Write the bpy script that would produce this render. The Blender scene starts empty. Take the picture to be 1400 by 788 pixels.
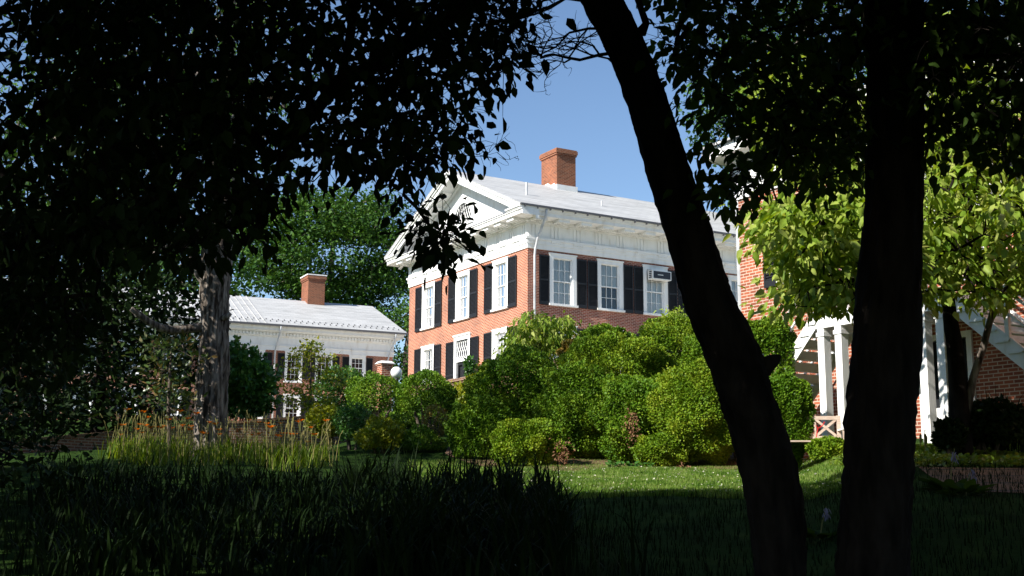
import bpy, bmesh, math, random
import numpy as np
from mathutils import Vector, Matrix
random.seed(7); RNG = np.random.default_rng(11)
sc = bpy.context.scene
COL = sc.collection
pi = math.pi; R = math.radians

# ------------------------------------------------------------------ camera
FPX, PITCH, ROLL = 1630.9, .1739, .0045
cam = bpy.data.cameras.new('camera'); camo = bpy.data.objects.new('camera', cam); COL.objects.link(camo)
cam.sensor_width = 36; cam.lens = FPX/1400*36; cam.clip_start = .1; cam.clip_end = 3000
camo.matrix_world = Matrix.Rotation(PITCH, 4, 'X') @ Matrix.Rotation(pi/2, 4, 'X') @ Matrix.Rotation(ROLL, 4, 'Z')
sc.camera = camo
# ------------------------------------------------------------------ world, sun, exposure
SUN = Vector((-.636, -.500, .588)).normalized()
W = bpy.data.worlds.new('World'); sc.world = W; W.use_nodes = True
nt = W.node_tree; nt.nodes.clear()
sky = nt.nodes.new('ShaderNodeTexSky'); sky.sky_type = 'NISHITA'; sky.sun_disc = False
sky.sun_elevation = math.asin(SUN.z); sky.sun_rotation = math.atan2(SUN.x, SUN.y)
sky.altitude = 200; sky.air_density = 1.0; sky.dust_density = .3; sky.ozone_density = 3.5
bg = nt.nodes.new('ShaderNodeBackground'); bg.inputs[1].default_value = .087
wo = nt.nodes.new('ShaderNodeOutputWorld')
nt.links.new(sky.outputs[0], bg.inputs[0]); nt.links.new(bg.outputs[0], wo.inputs[0])
sl = bpy.data.lights.new('sun', 'SUN'); sl.energy = 4.6; sl.angle = R(.5); sl.color = (1, .95, .87)
so = bpy.data.objects.new('sun', sl); COL.objects.link(so)
so.rotation_euler = SUN.to_track_quat('Z', 'Y').to_euler()
sc.view_settings.view_transform = 'Standard'; sc.view_settings.look = 'None'
sc.view_settings.exposure = .92; sc.view_settings.gamma = 1; sc.view_settings.use_curve_mapping = False
sc.render.engine = 'CYCLES'
try:
    sc.cycles.max_bounces = 5; sc.cycles.transparent_max_bounces = 8
except Exception: pass

# ------------------------------------------------------------------ helpers
def at(px, py, Y):
    u2 = (px-700)/FPX; v2 = (394-py)/FPX
    u = u2*math.cos(ROLL)+v2*math.sin(ROLL); v = -u2*math.sin(ROLL)+v2*math.cos(ROLL)
    r = np.array([u, math.cos(PITCH)-v*math.sin(PITCH), math.sin(PITCH)+v*math.cos(PITCH)])
    return r*Y/r[1]
def prof(y, pts):
    return np.interp(y, [p[0] for p in pts], [p[1] for p in pts])
def sst(x, a, b):
    t = np.clip((x-a)/(b-a), 0, 1); return t*t*(3-2*t)
CEN = [(-60,-1.6),(0,-1.5),(6,-1.1),(12,-.45),(16,-.05),(20,.25),(27,.68),(31,1.4),(38,2.6),(43,3.9),(50,4.2),(90,4.6),(400,5)]
RIG = [(-60,-1.6),(0,-1.5),(6,-1.05),(12,-.1),(15,.26),(17,.46),(18.5,.62),(20,.82),(21.5,1.05),(28,1.35),(38,2.9),(43,3.9),(50,4.2),(90,4.6),(400,5)]
LEF = [(-60,-1.6),(0,-1.5),(6,-1.1),(12,-.4),(20,.35),(28,.95),(36,1.45),(45,2.55),(60,3.7),(76,4.7),(400,5)]
def ground(x, y):
    x = np.asarray(x, float); y = np.asarray(y, float)
    c, r, l = prof(y, CEN), prof(y, RIG), prof(y, LEF)
    a = sst(x/np.maximum(y,9), np.interp(y,[18,23],[.235,.215]), np.interp(y,[18,23],[.335,.305])); b = sst(-x, 2.5, 6)
    z = c*(1-a)+r*a; z = z*(1-b)+l*b
    return z+.02*np.sin(x*1.3+.7*y)+.015*np.sin(2.1*x-1.7*y)
def g(x, y): return float(ground(x, y))

def setp(o, label=None, cat=None, group=None, kind=None):
    if label: o['label'] = label
    if cat: o['category'] = cat
    if group: o['group'] = group
    if kind: o['kind'] = kind
    return o
def thing(name, label, cat, loc=(0,0,0), rz=0, group=None):
    o = bpy.data.objects.new(name, None); COL.objects.link(o); o.location = loc; o.rotation_euler = (0,0,rz)
    o.empty_display_size = .2
    return setp(o, label, cat, group)
def link(name, me, parent=None, label=None):
    o = bpy.data.objects.new(name, me); COL.objects.link(o)
    if parent is not None: o.parent = parent
    if label: o['label'] = label
    return o
class MB:
    def __init__(s): s.v = []; s.f = []
    def add(s, vs, fs):
        n = len(s.v); s.v += [tuple(v) for v in vs]; s.f += [tuple(i+n for i in f) for f in fs]; return s
    def hexa(s, P):  # 8 points: bottom 4, top 4
        return s.add(P, [(0,3,2,1),(4,5,6,7),(0,1,5,4),(1,2,6,5),(2,3,7,6),(3,0,4,7)])
    def box(s, x0, x1, y0, y1, z0, z1):
        return s.hexa([(x0,y0,z0),(x1,y0,z0),(x1,y1,z0),(x0,y1,z0),(x0,y0,z1),(x1,y0,z1),(x1,y1,z1),(x0,y1,z1)])
    def fbox(s, F, a0, a1, o0, o1, z0, z1):
        return s.hexa([F(a0,o0,z0),F(a1,o0,z0),F(a1,o1,z0),F(a0,o1,z0),F(a0,o0,z1),F(a1,o0,z1),F(a1,o1,z1),F(a0,o1,z1)])
    def fprism(s, F, poly, o0, o1):  # poly in (a,z), extruded along outward
        n = len(poly)
        vs = [F(a,o0,z) for a,z in poly]+[F(a,o1,z) for a,z in poly]
        fs = [tuple(range(n)), tuple(range(2*n-1, n-1, -1))]+[(i,(i+1)%n,n+(i+1)%n,n+i) for i in range(n)]
        return s.add(vs, fs)
    def quad(s, a, b, c, d): return s.add([a,b,c,d], [(0,1,2,3)])
    def tube(s, pts, rad, n=8, cap=True):
        pts = [Vector(p) for p in pts]
        if not hasattr(rad, '__len__'): rad = [rad]*len(pts)
        base = len(s.v); up = None
        for i, p in enumerate(pts):
            d = (pts[min(i+1,len(pts)-1)]-pts[max(i-1,0)]).normalized()
            if up is None:
                up = d.orthogonal().normalized()
            else:
                up = (up-d*up.dot(d)); up = up.normalized() if up.length > 1e-6 else d.orthogonal().normalized()
            si = d.cross(up)
            for k in range(n):
                a = 2*pi*k/n; s.v.append(tuple(p+(up*math.cos(a)+si*math.sin(a))*rad[i]))
        for i in range(len(pts)-1):
            for k in range(n):
                a = base+i*n+k; b = base+i*n+(k+1)%n
                s.f.append((a, b, b+n, a+n))
        if cap:
            s.f.append(tuple(base+k for k in range(n))[::-1]); s.f.append(tuple(base+(len(pts)-1)*n+k for k in range(n)))
        return s
    def build(s, name, mat, parent=None, label=None, smooth=False, recalc=True):
        me = bpy.data.meshes.new(name); me.from_pydata(s.v, [], s.f); me.materials.append(mat)
        if recalc:
            bm = bmesh.new(); bm.from_mesh(me); bmesh.ops.recalc_face_normals(bm, faces=bm.faces); bm.to_mesh(me); bm.free()
        if smooth: me.shade_smooth()
        return link(name, me, parent, label)
def npmesh(name, V, F, mat, smooth=False):
    """V (n,3), F (m,k) arrays"""
    me = bpy.data.meshes.new(name); k = F.shape[1]
    me.vertices.add(len(V)); me.vertices.foreach_set('co', V.astype(np.float32).ravel())
    me.loops.add(F.size); me.loops.foreach_set('vertex_index', F.astype(np.int32).ravel())
    me.polygons.add(len(F)); me.polygons.foreach_set('loop_start', (np.arange(len(F))*k).astype(np.int32))
    me.update(calc_edges=True); me.materials.append(mat)
    if smooth: me.shade_smooth()
    return me
def unit(a): return a/np.maximum(np.linalg.norm(a, axis=-1, keepdims=True), 1e-9)
def rnd_unit(n):
    return unit(RNG.normal(size=(n,3)))
def leafmesh(name, P, D, N, L, Wd, mat, parent=None, shape='ovate', fold=.16, label=None):
    n = len(P); D = unit(D); N = unit(N-(N*D).sum(1, keepdims=True)*D); S = np.cross(D, N)
    L = np.broadcast_to(L, n)[:,None]; Wd = np.broadcast_to(Wd, n)[:,None]
    if shape == 'ovate':
        tpl = [(0,0,0),(.28,.5,1),(.66,.36,.8),(1,0,-.5),(.66,-.36,.8),(.28,-.5,1)]
        fc = np.array([(0,1,2,3),(0,3,4,5)])
    elif shape == 'rhomb':
        tpl = [(0,0,0),(.5,.5,.4),(1,0,0),(.5,-.5,.4)]; fc = np.array([(0,1,2,3)])
    else:   # round-ended glossy leaf
        tpl = [(0,0,0),(.35,.5,.6),(.8,.42,.6),(1,0,0),(.8,-.42,.6),(.35,-.5,.6)]; fc = np.array([(0,1,2,3),(0,3,4,5)])
    k = len(tpl); V = np.empty((n,k,3))
    for i,(a,b,c) in enumerate(tpl): V[:,i] = P+D*L*a+S*Wd*b+N*Wd*fold*c
    F = (fc[None]+np.arange(n)[:,None,None]*k).reshape(-1, fc.shape[1])
    me = npmesh(name, V.reshape(-1,3), F, mat)
    return link(name, me, parent, label)

def bladebed(name, B, H, lean, width, mat, parent=None, seg=5, curl=.5, ln=None):
    """curved strap leaves: B base (n,3), H length, lean unit dir (n,2) , lean amount"""
    n = len(B); H = np.broadcast_to(H, n); curl = np.broadcast_to(curl, n); width = np.broadcast_to(width, n)
    V = np.empty((n, (seg+1)*2, 3))
    side = np.stack([-lean[:,1], lean[:,0], np.zeros(n)], 1)
    p = B.copy(); ang = RNG.uniform(.03,.35,n) if ln is None else ln
    for i in range(seg+1):
        t = i/seg; w = width*(1-t**2.2)*.5+.0006
        V[:,2*i] = p-side*w[:,None]; V[:,2*i+1] = p+side*w[:,None]
        a = ang+curl*t*t*2.2
        st = (H/seg)[:,None]
        p = p+np.concatenate([lean*np.sin(a)[:,None], np.cos(a)[:,None]],1)*st
    F = np.array([(2*i,2*i+1,2*i+3,2*i+2) for i in range(seg)])
    F = (F[None]+np.arange(n)[:,None,None]*(seg+1)*2).reshape(-1,4)
    return link(name, npmesh(name, V.reshape(-1,3), F, mat), parent)

# ------------------------------------------------------------------ materials
def mat(name):
    m = bpy.data.materials.new(name); m.use_nodes = True; nt = m.node_tree
    for n in list(nt.nodes): nt.nodes.remove(n)
    out = nt.nodes.new('ShaderNodeOutputMaterial'); b = nt.nodes.new('ShaderNodeBsdfPrincipled')
    nt.links.new(b.outputs[0], out.inputs[0]); return m, nt, b, out
def N(nt, t, **k):
    n = nt.nodes.new(t)
    for a, v in k.items(): setattr(n, a, v)
    return n
def ramp(nt, stops):
    r = N(nt, 'ShaderNodeValToRGB'); e = r.color_ramp.elements
    while len(e) > 1: e.remove(e[-1])
    e[0].position = stops[0][0]; e[0].color = (*stops[0][1], 1)
    for p, c in stops[1:]:
        x = e.new(p); x.color = (*c, 1)
    return r
def noise_mat(name, stops, scale=6, rough=.8, bump=.0, bscale=40, detail=5, spec=.3, coord='Object', stretch=None):
    m, nt, b, out = mat(name); tc = N(nt, 'ShaderNodeTexCoord'); src = tc.outputs[coord]
    if stretch:
        mp = N(nt, 'ShaderNodeMapping'); mp.inputs['Scale'].default_value = stretch; nt.links.new(src, mp.inputs[0]); src = mp.outputs[0]
    no = N(nt, 'ShaderNodeTexNoise'); no.inputs['Scale'].default_value = scale; no.inputs['Detail'].default_value = detail
    nt.links.new(src, no.inputs['Vector'])
    r = ramp(nt, stops); nt.links.new(no.outputs[0], r.inputs[0]); nt.links.new(r.outputs[0], b.inputs['Base Color'])
    b.inputs['Roughness'].default_value = rough; b.inputs['Specular IOR Level'].default_value = spec
    if bump:
        n2 = N(nt, 'ShaderNodeTexNoise'); n2.inputs['Scale'].default_value = bscale; n2.inputs['Detail'].default_value = 4
        nt.links.new(src, n2.inputs['Vector'])
        bp = N(nt, 'ShaderNodeBump'); bp.inputs['Strength'].default_value = bump; bp.inputs['Distance'].default_value = .03
        nt.links.new(n2.outputs[0], bp.inputs['Height']); nt.links.new(bp.outputs[0], b.inputs['Normal'])
    return m
def leaf_mat(name, cols, rough=.45, trans=.3, tcol=None, spec=.4, nscale=1.2):
    """per-leaf hue variation (random per island) and larger patches of older / younger growth"""
    m, nt, b, out = mat(name)
    ge = N(nt, 'ShaderNodeNewGeometry'); tc = N(nt, 'ShaderNodeTexCoord'); no = N(nt, 'ShaderNodeTexNoise')
    no.inputs['Scale'].default_value = nscale; no.inputs['Detail'].default_value = 2; nt.links.new(tc.outputs['Object'], no.inputs['Vector'])
    mx = N(nt, 'ShaderNodeMath', operation='MULTIPLY_ADD'); mx.inputs[1].default_value = .55; nt.links.new(ge.outputs['Random Per Island'], mx.inputs[0])
    m2 = N(nt, 'ShaderNodeMath', operation='MULTIPLY_ADD'); m2.inputs[1].default_value = 1.3; m2.inputs[2].default_value = -.42; nt.links.new(no.outputs[0], m2.inputs[0])
    nt.links.new(m2.outputs[0], mx.inputs[2])
    k = len(cols); r = ramp(nt, [(i/(k-1), c) for i, c in enumerate(cols)]); nt.links.new(mx.outputs[0], r.inputs[0])
    nt.links.new(r.outputs[0], b.inputs['Base Color']); b.inputs['Roughness'].default_value = rough
    b.inputs['Specular IOR Level'].default_value = spec
    if trans > 0:
        tr = N(nt, 'ShaderNodeBsdfTranslucent'); ms = N(nt, 'ShaderNodeMixShader'); ms.inputs[0].default_value = trans
        hs = N(nt, 'ShaderNodeHueSaturation'); hs.inputs['Hue'].default_value = .48; hs.inputs['Value'].default_value = 1.5; hs.inputs['Saturation'].default_value = 1.1
        nt.links.new(r.outputs[0], hs.inputs['Color']); nt.links.new(hs.outputs[0], tr.inputs[0])
        nt.links.new(b.outputs[0], ms.inputs[1]); nt.links.new(tr.outputs[0], ms.inputs[2]); nt.links.new(ms.outputs[0], out.inputs[0])
    return m
def brick_mat(name, c1, c2, mortar, bw=.215, bh=.072, ms=.01, stain=.5):
    m, nt, b, out = mat(name); tc = N(nt, 'ShaderNodeTexCoord')
    sx = N(nt, 'ShaderNodeSeparateXYZ'); nt.links.new(tc.outputs['Object'], sx.inputs[0])
    sn = N(nt, 'ShaderNodeSeparateXYZ'); nt.links.new(tc.outputs['Normal'], sn.inputs[0])
    ab = N(nt, 'ShaderNodeMath', operation='ABSOLUTE'); nt.links.new(sn.outputs[0], ab.inputs[0])
    gt = N(nt, 'ShaderNodeMath', operation='GREATER_THAN'); gt.inputs[1].default_value = .6; nt.links.new(ab.outputs[0], gt.inputs[0])
    mx = N(nt, 'ShaderNodeMix', data_type='FLOAT'); nt.links.new(gt.outputs[0], mx.inputs[0]); nt.links.new(sx.outputs[0], mx.inputs[2]); nt.links.new(sx.outputs[1], mx.inputs[3])
    cb = N(nt, 'ShaderNodeCombineXYZ'); nt.links.new(mx.outputs[0], cb.inputs[0]); nt.links.new(sx.outputs[2], cb.inputs[1])
    br = N(nt, 'ShaderNodeTexBrick'); nt.links.new(cb.outputs[0], br.inputs['Vector'])
    br.inputs['Scale'].default_value = 1; br.inputs['Brick Width'].default_value = bw; br.inputs['Row Height'].default_value = bh
    br.inputs['Mortar Size'].default_value = ms; br.inputs['Mortar Smooth'].default_value = .2; br.inputs['Bias'].default_value = -.25
    br.inputs['Color1'].default_value = (*c1,1); br.inputs['Color2'].default_value = (*c2,1); br.inputs['Mortar'].default_value = (*mortar,1)
    no = N(nt, 'ShaderNodeTexNoise'); no.inputs['Scale'].default_value = .9; no.inputs['Detail'].default_value = 6; nt.links.new(tc.outputs['Object'], no.inputs['Vector'])
    rp = ramp(nt, [(.3,(1-stain*.45,)*3),(.6,(1.05,1.0,.95)),(.75,(1.25,1.15,1.05))]); nt.links.new(no.outputs[0], rp.inputs[0])
    mm = N(nt, 'ShaderNodeMix', data_type='RGBA', blend_type='MULTIPLY'); mm.inputs[0].default_value = 1
    nt.links.new(br.outputs[0], mm.inputs[6]); nt.links.new(rp.outputs[0], mm.inputs[7]); nt.links.new(mm.outputs[2], b.inputs['Base Color'])
    b.inputs['Roughness'].default_value = .9; b.inputs['Specular IOR Level'].default_value = .15
    bp = N(nt, 'ShaderNodeBump'); bp.inputs['Strength'].default_value = .6; bp.inputs['Distance'].default_value = .01; bp.invert = True
    nt.links.new(br.outputs['Fac'], bp.inputs['Height']); nt.links.new(bp.outputs[0], b.inputs['Normal'])
    return m
def plain(name, col, rough=.6, spec=.4, metal=0):
    m, nt, b, out = mat(name); b.inputs['Base Color'].default_value = (*col,1); b.inputs['Roughness'].default_value = rough
    b.inputs['Specular IOR Level'].default_value = spec; b.inputs['Metallic'].default_value = metal; return m
def glass_mat(name):
    m, nt, b, out = mat(name); tr = N(nt, 'ShaderNodeBsdfTransparent'); tr.inputs[0].default_value = (.96,.98,.98,1)
    gl = N(nt, 'ShaderNodeBsdfGlossy'); gl.inputs['Roughness'].default_value = .02
    fr = N(nt, 'ShaderNodeFresnel'); fr.inputs[0].default_value = 1.5
    tc = N(nt, 'ShaderNodeTexCoord'); no = N(nt, 'ShaderNodeTexNoise'); no.inputs['Scale'].default_value = 2.2; nt.links.new(tc.outputs['Object'], no.inputs['Vector'])
    bp = N(nt, 'ShaderNodeBump'); bp.inputs['Strength'].default_value = .25; bp.inputs['Distance'].default_value = .05; nt.links.new(no.outputs[0], bp.inputs['Height']); nt.links.new(bp.outputs[0], gl.inputs['Normal'])
    ms = N(nt, 'ShaderNodeMixShader'); ad = N(nt, 'ShaderNodeMath', operation='MULTIPLY_ADD'); ad.inputs[1].default_value = 1.3; ad.inputs[2].default_value = .05
    nt.links.new(fr.outputs[0], ad.inputs[0]); nt.links.new(ad.outputs[0], ms.inputs[0]); nt.links.new(tr.outputs[0], ms.inputs[1]); nt.links.new(gl.outputs[0], ms.inputs[2]); nt.links.new(ms.outputs[0], out.inputs[0])
    return m
M = {}
M['white'] = noise_mat('white_paint', [(.25,(.64,.61,.54)),(.36,(.77,.76,.73)),(.5,(.82,.82,.80)),(.7,(.85,.85,.83))], scale=2.2, rough=.55, bump=.08, bscale=12, detail=9, stretch=(1.6,1.6,.6))
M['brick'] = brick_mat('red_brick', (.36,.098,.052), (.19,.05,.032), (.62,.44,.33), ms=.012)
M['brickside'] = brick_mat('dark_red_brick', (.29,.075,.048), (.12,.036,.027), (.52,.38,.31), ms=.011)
M['brick2'] = brick_mat('red_brick_worn', (.37,.115,.062), (.16,.05,.035), (.55,.44,.36), ms=.011)
M['brickchim'] = brick_mat('chimney_brick', (.27,.085,.045), (.12,.04,.028), (.34,.22,.15), ms=.010)
M['brickwall'] = brick_mat('garden_wall_brick', (.22,.10,.06), (.12,.06,.045), (.30,.24,.19), ms=.014)
M['shutter'] = plain('black_shutter_paint', (.012,.012,.014), .5, .4)
M['glass'] = glass_mat('window_glass')
M['curtain'] = noise_mat('curtain', [(.35,(.70,.68,.64)),(.65,(.88,.87,.84))], scale=3, rough=.95, stretch=(6,6,.3))
M['dark'] = plain('dark_interior', (.02,.022,.025), .9, .1)
M['metal'] = noise_mat('galvanised_pipe', [(.3,(.42,.43,.45)),(.7,(.58,.59,.60))], scale=3, rough=.5, spec=.5)
M['gutter'] = plain('dark_gutter', (.10,.10,.11), .5)
def roof_mat(name, seam_dir=None):
    m, nt, b, out = mat(name); tc = N(nt, 'ShaderNodeTexCoord'); mp = N(nt, 'ShaderNodeMapping'); mp.inputs['Scale'].default_value = (.25,3.4,1)
    nt.links.new(tc.outputs['Object'], mp.inputs[0]); no = N(nt, 'ShaderNodeTexNoise'); no.inputs['Scale'].default_value = 2.4; no.inputs['Detail'].default_value = 8
    nt.links.new(mp.outputs[0], no.inputs['Vector'])
    r = ramp(nt, [(.28,(.29,.29,.285)),(.45,(.46,.46,.45)),(.7,(.58,.58,.57))]); nt.links.new(no.outputs[0], r.inputs[0])
    br = N(nt, 'ShaderNodeTexBrick'); br.inputs['Scale'].default_value = 1; br.inputs['Brick Width'].default_value = .5; br.inputs['Row Height'].default_value = .3
    br.inputs['Mortar Size'].default_value = .012; br.inputs['Color1'].default_value = (1,1,1,1); br.inputs['Color2'].default_value = (.9,.9,.9,1); br.inputs['Mortar'].default_value = (.72,.72,.73,1)
    nt.links.new(tc.outputs['Object'], br.inputs['Vector'])
    mm = N(nt, 'ShaderNodeMix', data_type='RGBA', blend_type='MULTIPLY'); mm.inputs[0].default_value = 1
    nt.links.new(r.outputs[0], mm.inputs[6]); nt.links.new(br.outputs[0], mm.inputs[7]); nt.links.new(mm.outputs[2], b.inputs['Base Color'])
    b.inputs['Roughness'].default_value = .6; return m
M['roof'] = roof_mat('pale_roof')
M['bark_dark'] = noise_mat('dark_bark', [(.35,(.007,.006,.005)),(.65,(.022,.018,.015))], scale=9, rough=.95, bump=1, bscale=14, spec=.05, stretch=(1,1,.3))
M['bark_grey'] = noise_mat('furrowed_grey_bark', [(.36,(.035,.028,.022)),(.5,(.14,.118,.098)),(.66,(.30,.265,.23))], scale=15, rough=.95, bump=1.0, bscale=13, spec=.05, stretch=(1,1,.14))
M['twig_grey'] = noise_mat('pale_twig_bark', [(.3,(.14,.12,.10)),(.7,(.26,.23,.20))], scale=9, rough=.9)
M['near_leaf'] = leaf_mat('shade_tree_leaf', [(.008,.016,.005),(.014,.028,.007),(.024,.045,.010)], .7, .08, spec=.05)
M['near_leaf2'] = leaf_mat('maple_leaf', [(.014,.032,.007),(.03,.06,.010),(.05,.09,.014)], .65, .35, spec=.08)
M['dogwood_leaf'] = leaf_mat('dogwood_leaf', [(.09,.18,.015),(.19,.30,.03),(.32,.40,.07),(.42,.44,.15)], .5, .35, spec=.2, nscale=2.0)
M['box_leaf'] = leaf_mat('boxwood_leaf', [(.034,.098,.005),(.085,.18,.008),(.19,.27,.016)], .55, .12, spec=.2, nscale=1.6)
M['box_leaf_y'] = leaf_mat('boxwood_leaf_yellowing', [(.052,.13,.005),(.135,.23,.011),(.27,.32,.022)], .55, .15, spec=.2, nscale=1.8)
M['box_leaf_o'] = leaf_mat('boxwood_leaf_orange', [(.10,.13,.01),(.22,.18,.02),(.30,.17,.03)], .45, .18, nscale=2.5)
M['lime_leaf'] = leaf_mat('lime_shrub_leaf', [(.08,.15,.01),(.22,.26,.012),(.36,.33,.02)], .45, .3, nscale=2)
M['green_leaf'] = leaf_mat('fresh_green_leaf', [(.025,.09,.012),(.06,.16,.025),(.12,.22,.04)], .4, .25, nscale=1.5)
M['oak_leaf'] = leaf_mat('oak_leaf', [(.014,.045,.008),(.04,.105,.014),(.09,.18,.026)], .55, .2, spec=.2, nscale=.35)
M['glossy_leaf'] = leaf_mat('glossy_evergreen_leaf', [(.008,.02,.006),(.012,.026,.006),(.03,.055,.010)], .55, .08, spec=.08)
M['red_leaf'] = leaf_mat('bronze_leaf', [(.02,.05,.012),(.06,.10,.02),(.20,.10,.035)], .35, .2, spec=.5)
M['dead_leaf'] = leaf_mat('dead_brown_leaf', [(.13,.06,.028),(.26,.13,.065)], .8, .1)
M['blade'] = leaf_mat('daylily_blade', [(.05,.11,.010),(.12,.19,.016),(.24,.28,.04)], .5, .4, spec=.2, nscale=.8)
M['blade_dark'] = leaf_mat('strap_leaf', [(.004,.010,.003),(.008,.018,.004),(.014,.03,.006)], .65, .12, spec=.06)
M['stalk'] = noise_mat('dry_stalk', [(.3,(.13,.15,.04)),(.7,(.30,.24,.09))], scale=5, rough=.8)
M['petal'] = leaf_mat('orange_petal', [(.75,.20,.02),(.85,.32,.03)], .6, .3)
M['grass'] = leaf_mat('lawn_blade', [(.02,.06,.006),(.06,.14,.012),(.16,.25,.04),(.30,.34,.12)], .6, .3, nscale=1.7, spec=.15)
M['cover'] = leaf_mat('ground_cover_leaf', [(.07,.13,.015),(.16,.24,.025),(.30,.32,.05)], .45, .3, nscale=1.5)
M['stem'] = noise_mat('shrub_stem', [(.3,(.05,.04,.03)),(.7,(.13,.10,.075))], scale=12, rough=.9)
M['wood'] = noise_mat('weathered_bench_wood', [(.3,(.46,.34,.27)),(.7,(.64,.52,.43))], scale=8, rough=.8, stretch=(1,6,6))
M['clover'] = leaf_mat('clover_head', [(.25,.20,.08),(.55,.53,.38),(.7,.7,.6)], .8, .2)
M['soil'] = noise_mat('mulch', [(.3,(.06,.035,.022)),(.5,(.16,.09,.055)),(.7,(.30,.19,.12))], scale=16, rough=.95, bump=1, bscale=30)
M['path'] = brick_mat('path_brick', (.24,.14,.08), (.15,.09,.055), (.10,.08,.06), bw=.21, bh=.1, ms=.008)
M['ground'] = noise_mat('lawn_ground', [(.3,(.012,.024,.006)),(.55,(.024,.05,.010)),(.75,(.045,.07,.015))], scale=1.4, rough=1, bump=.6, bscale=25, spec=.02)
M['frost'] = plain('frosted_globe', (.85,.85,.83), .35)
M['acwhite'] = plain('appliance_white', (.8,.8,.78), .4)
M['acdark'] = plain('appliance_grille', (.02,.022,.03), .4)
M['red'] = plain('red_cord', (.6,.02,.02), .5)
M['brass'] = plain('aged_brass', (.25,.16,.06), .4, metal=.7)
M['hosta_fl'] = leaf_mat('lilac_petal', [(.16,.15,.22),(.28,.26,.36)], .6, .3)

# ------------------------------------------------------------------ terrain
xs = np.concatenate([np.linspace(-400,-40,10), np.linspace(-38,38,153), np.linspace(40,400,10)])
ys = np.concatenate([np.linspace(-60,0,10), np.linspace(.5,60,160), np.linspace(65,900,24)])
XX, YY = np.meshgrid(xs, ys); ZZ = ground(XX, YY)
V = np.stack([XX,YY,ZZ],-1).reshape(-1,3); nx = len(xs)
I = (np.arange(len(ys)-1)[:,None]*nx+np.arange(nx-1)[None]).ravel()
setp(link('ground', npmesh('ground', V, np.stack([I,I+1,I+nx+1,I+nx],1), M['ground'], True)), 'sloping garden ground with short green turf', kind='structure')
def sheet(name, poly, m, lift, n=60):
    """surface following the terrain inside a polygon (x,y)"""
    poly = np.array(poly); x0,y0 = poly.min(0); x1,y1 = poly.max(0)
    bm = bmesh.new(); f = bm.faces.new([bm.verts.new((p[0],p[1],0)) for p in poly])
    for ax in (0,1):
        lo, hi = (x0,x1) if ax == 0 else (y0,y1); st = (hi-lo)/n if ax else (hi-lo)/n
        for k in range(1,n):
            pc = [0,0,0]; pc[ax] = lo+k*st; no = [0,0,0]; no[ax] = 1
            bmesh.ops.bisect_plane(bm, geom=bm.verts[:]+bm.edges[:]+bm.faces[:], plane_co=pc, plane_no=no)
    for v in bm.verts: v.co.z = g(v.co.x, v.co.y)+lift
    bmesh.ops.recalc_face_normals(bm, faces=bm.faces)
    me = bpy.data.meshes.new(name); bm.to_mesh(me); bm.free(); me.materials.append(m)
    return link(name, me)
setp(sheet('path', [(5.0,13.6),(9,12.2),(16,11.5),(16,15.6),(9.5,16.4),(5.6,16.6)], M['path'], .012, 40), 'worn brick garden path crossing in front of the stair', kind='structure')
m_, nt_, b_, o_ = None, None, None, None
M['bounce_paving'] = noise_mat('pale_bounce_paving', [(.3,(.68,.62,.53)),(.7,(.78,.72,.62))], scale=1.5, rough=.9)
setp(sheet('terrace', [(-3.5,50),(-1.5,45.5),(6,45.5),(26,55),(30,95),(-14,95),(-22,77),(-9,70)], M['bounce_paving'], .02, 40), 'unseen pale sheet added around the pedimented house to bounce sunlight up', kind='structure')  # added pale surface, out of sight, bounces sunlight into the shaded eaves and frieze
setp(sheet('mulch_bed', [(-1.6,29.0),(-1.0,27.4),(.3,25.7),(.9,24.6),(1.5,24.3),(2.0,25.4),(2.6,26.2),(5.2,25.8),(6.0,24.6),(6.8,25),(6.5,31),(-1.5,31)], M['soil'], .03, 50), 'brown bark mulch bed beneath the hedge', kind='structure')

# ------------------------------------------------------------------ buildings
def wallholes(mb, F, a0, a1, z0, z1, holes, rev=.16):
    A = sorted({a0,a1,*[h[0] for h in holes],*[h[1] for h in holes]}); Z = sorted({z0,z1,*[h[2] for h in holes],*[h[3] for h in holes]})
    for i in range(len(A)-1):
        for j in range(len(Z)-1):
            ca, cz = (A[i]+A[i+1])/2, (Z[j]+Z[j+1])/2
            if any(h[0] < ca < h[1] and h[2] < cz < h[3] for h in holes): continue
            mb.quad(F(A[i],0,Z[j]),F(A[i+1],0,Z[j]),F(A[i+1],0,Z[j+1]),F(A[i],0,Z[j+1]))
    for h in holes:
        b0,b1,c0,c1 = h[:4]
        for p,q in (((b0,c0),(b1,c0)),((b1,c0),(b1,c1)),((b1,c1),(b0,c1)),((b0,c1),(b0,c0))):
            mb.quad(F(p[0],0,p[1]),F(q[0],0,q[1]),F(q[0],-rev,q[1]),F(p[0],-rev,p[1]))
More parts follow.
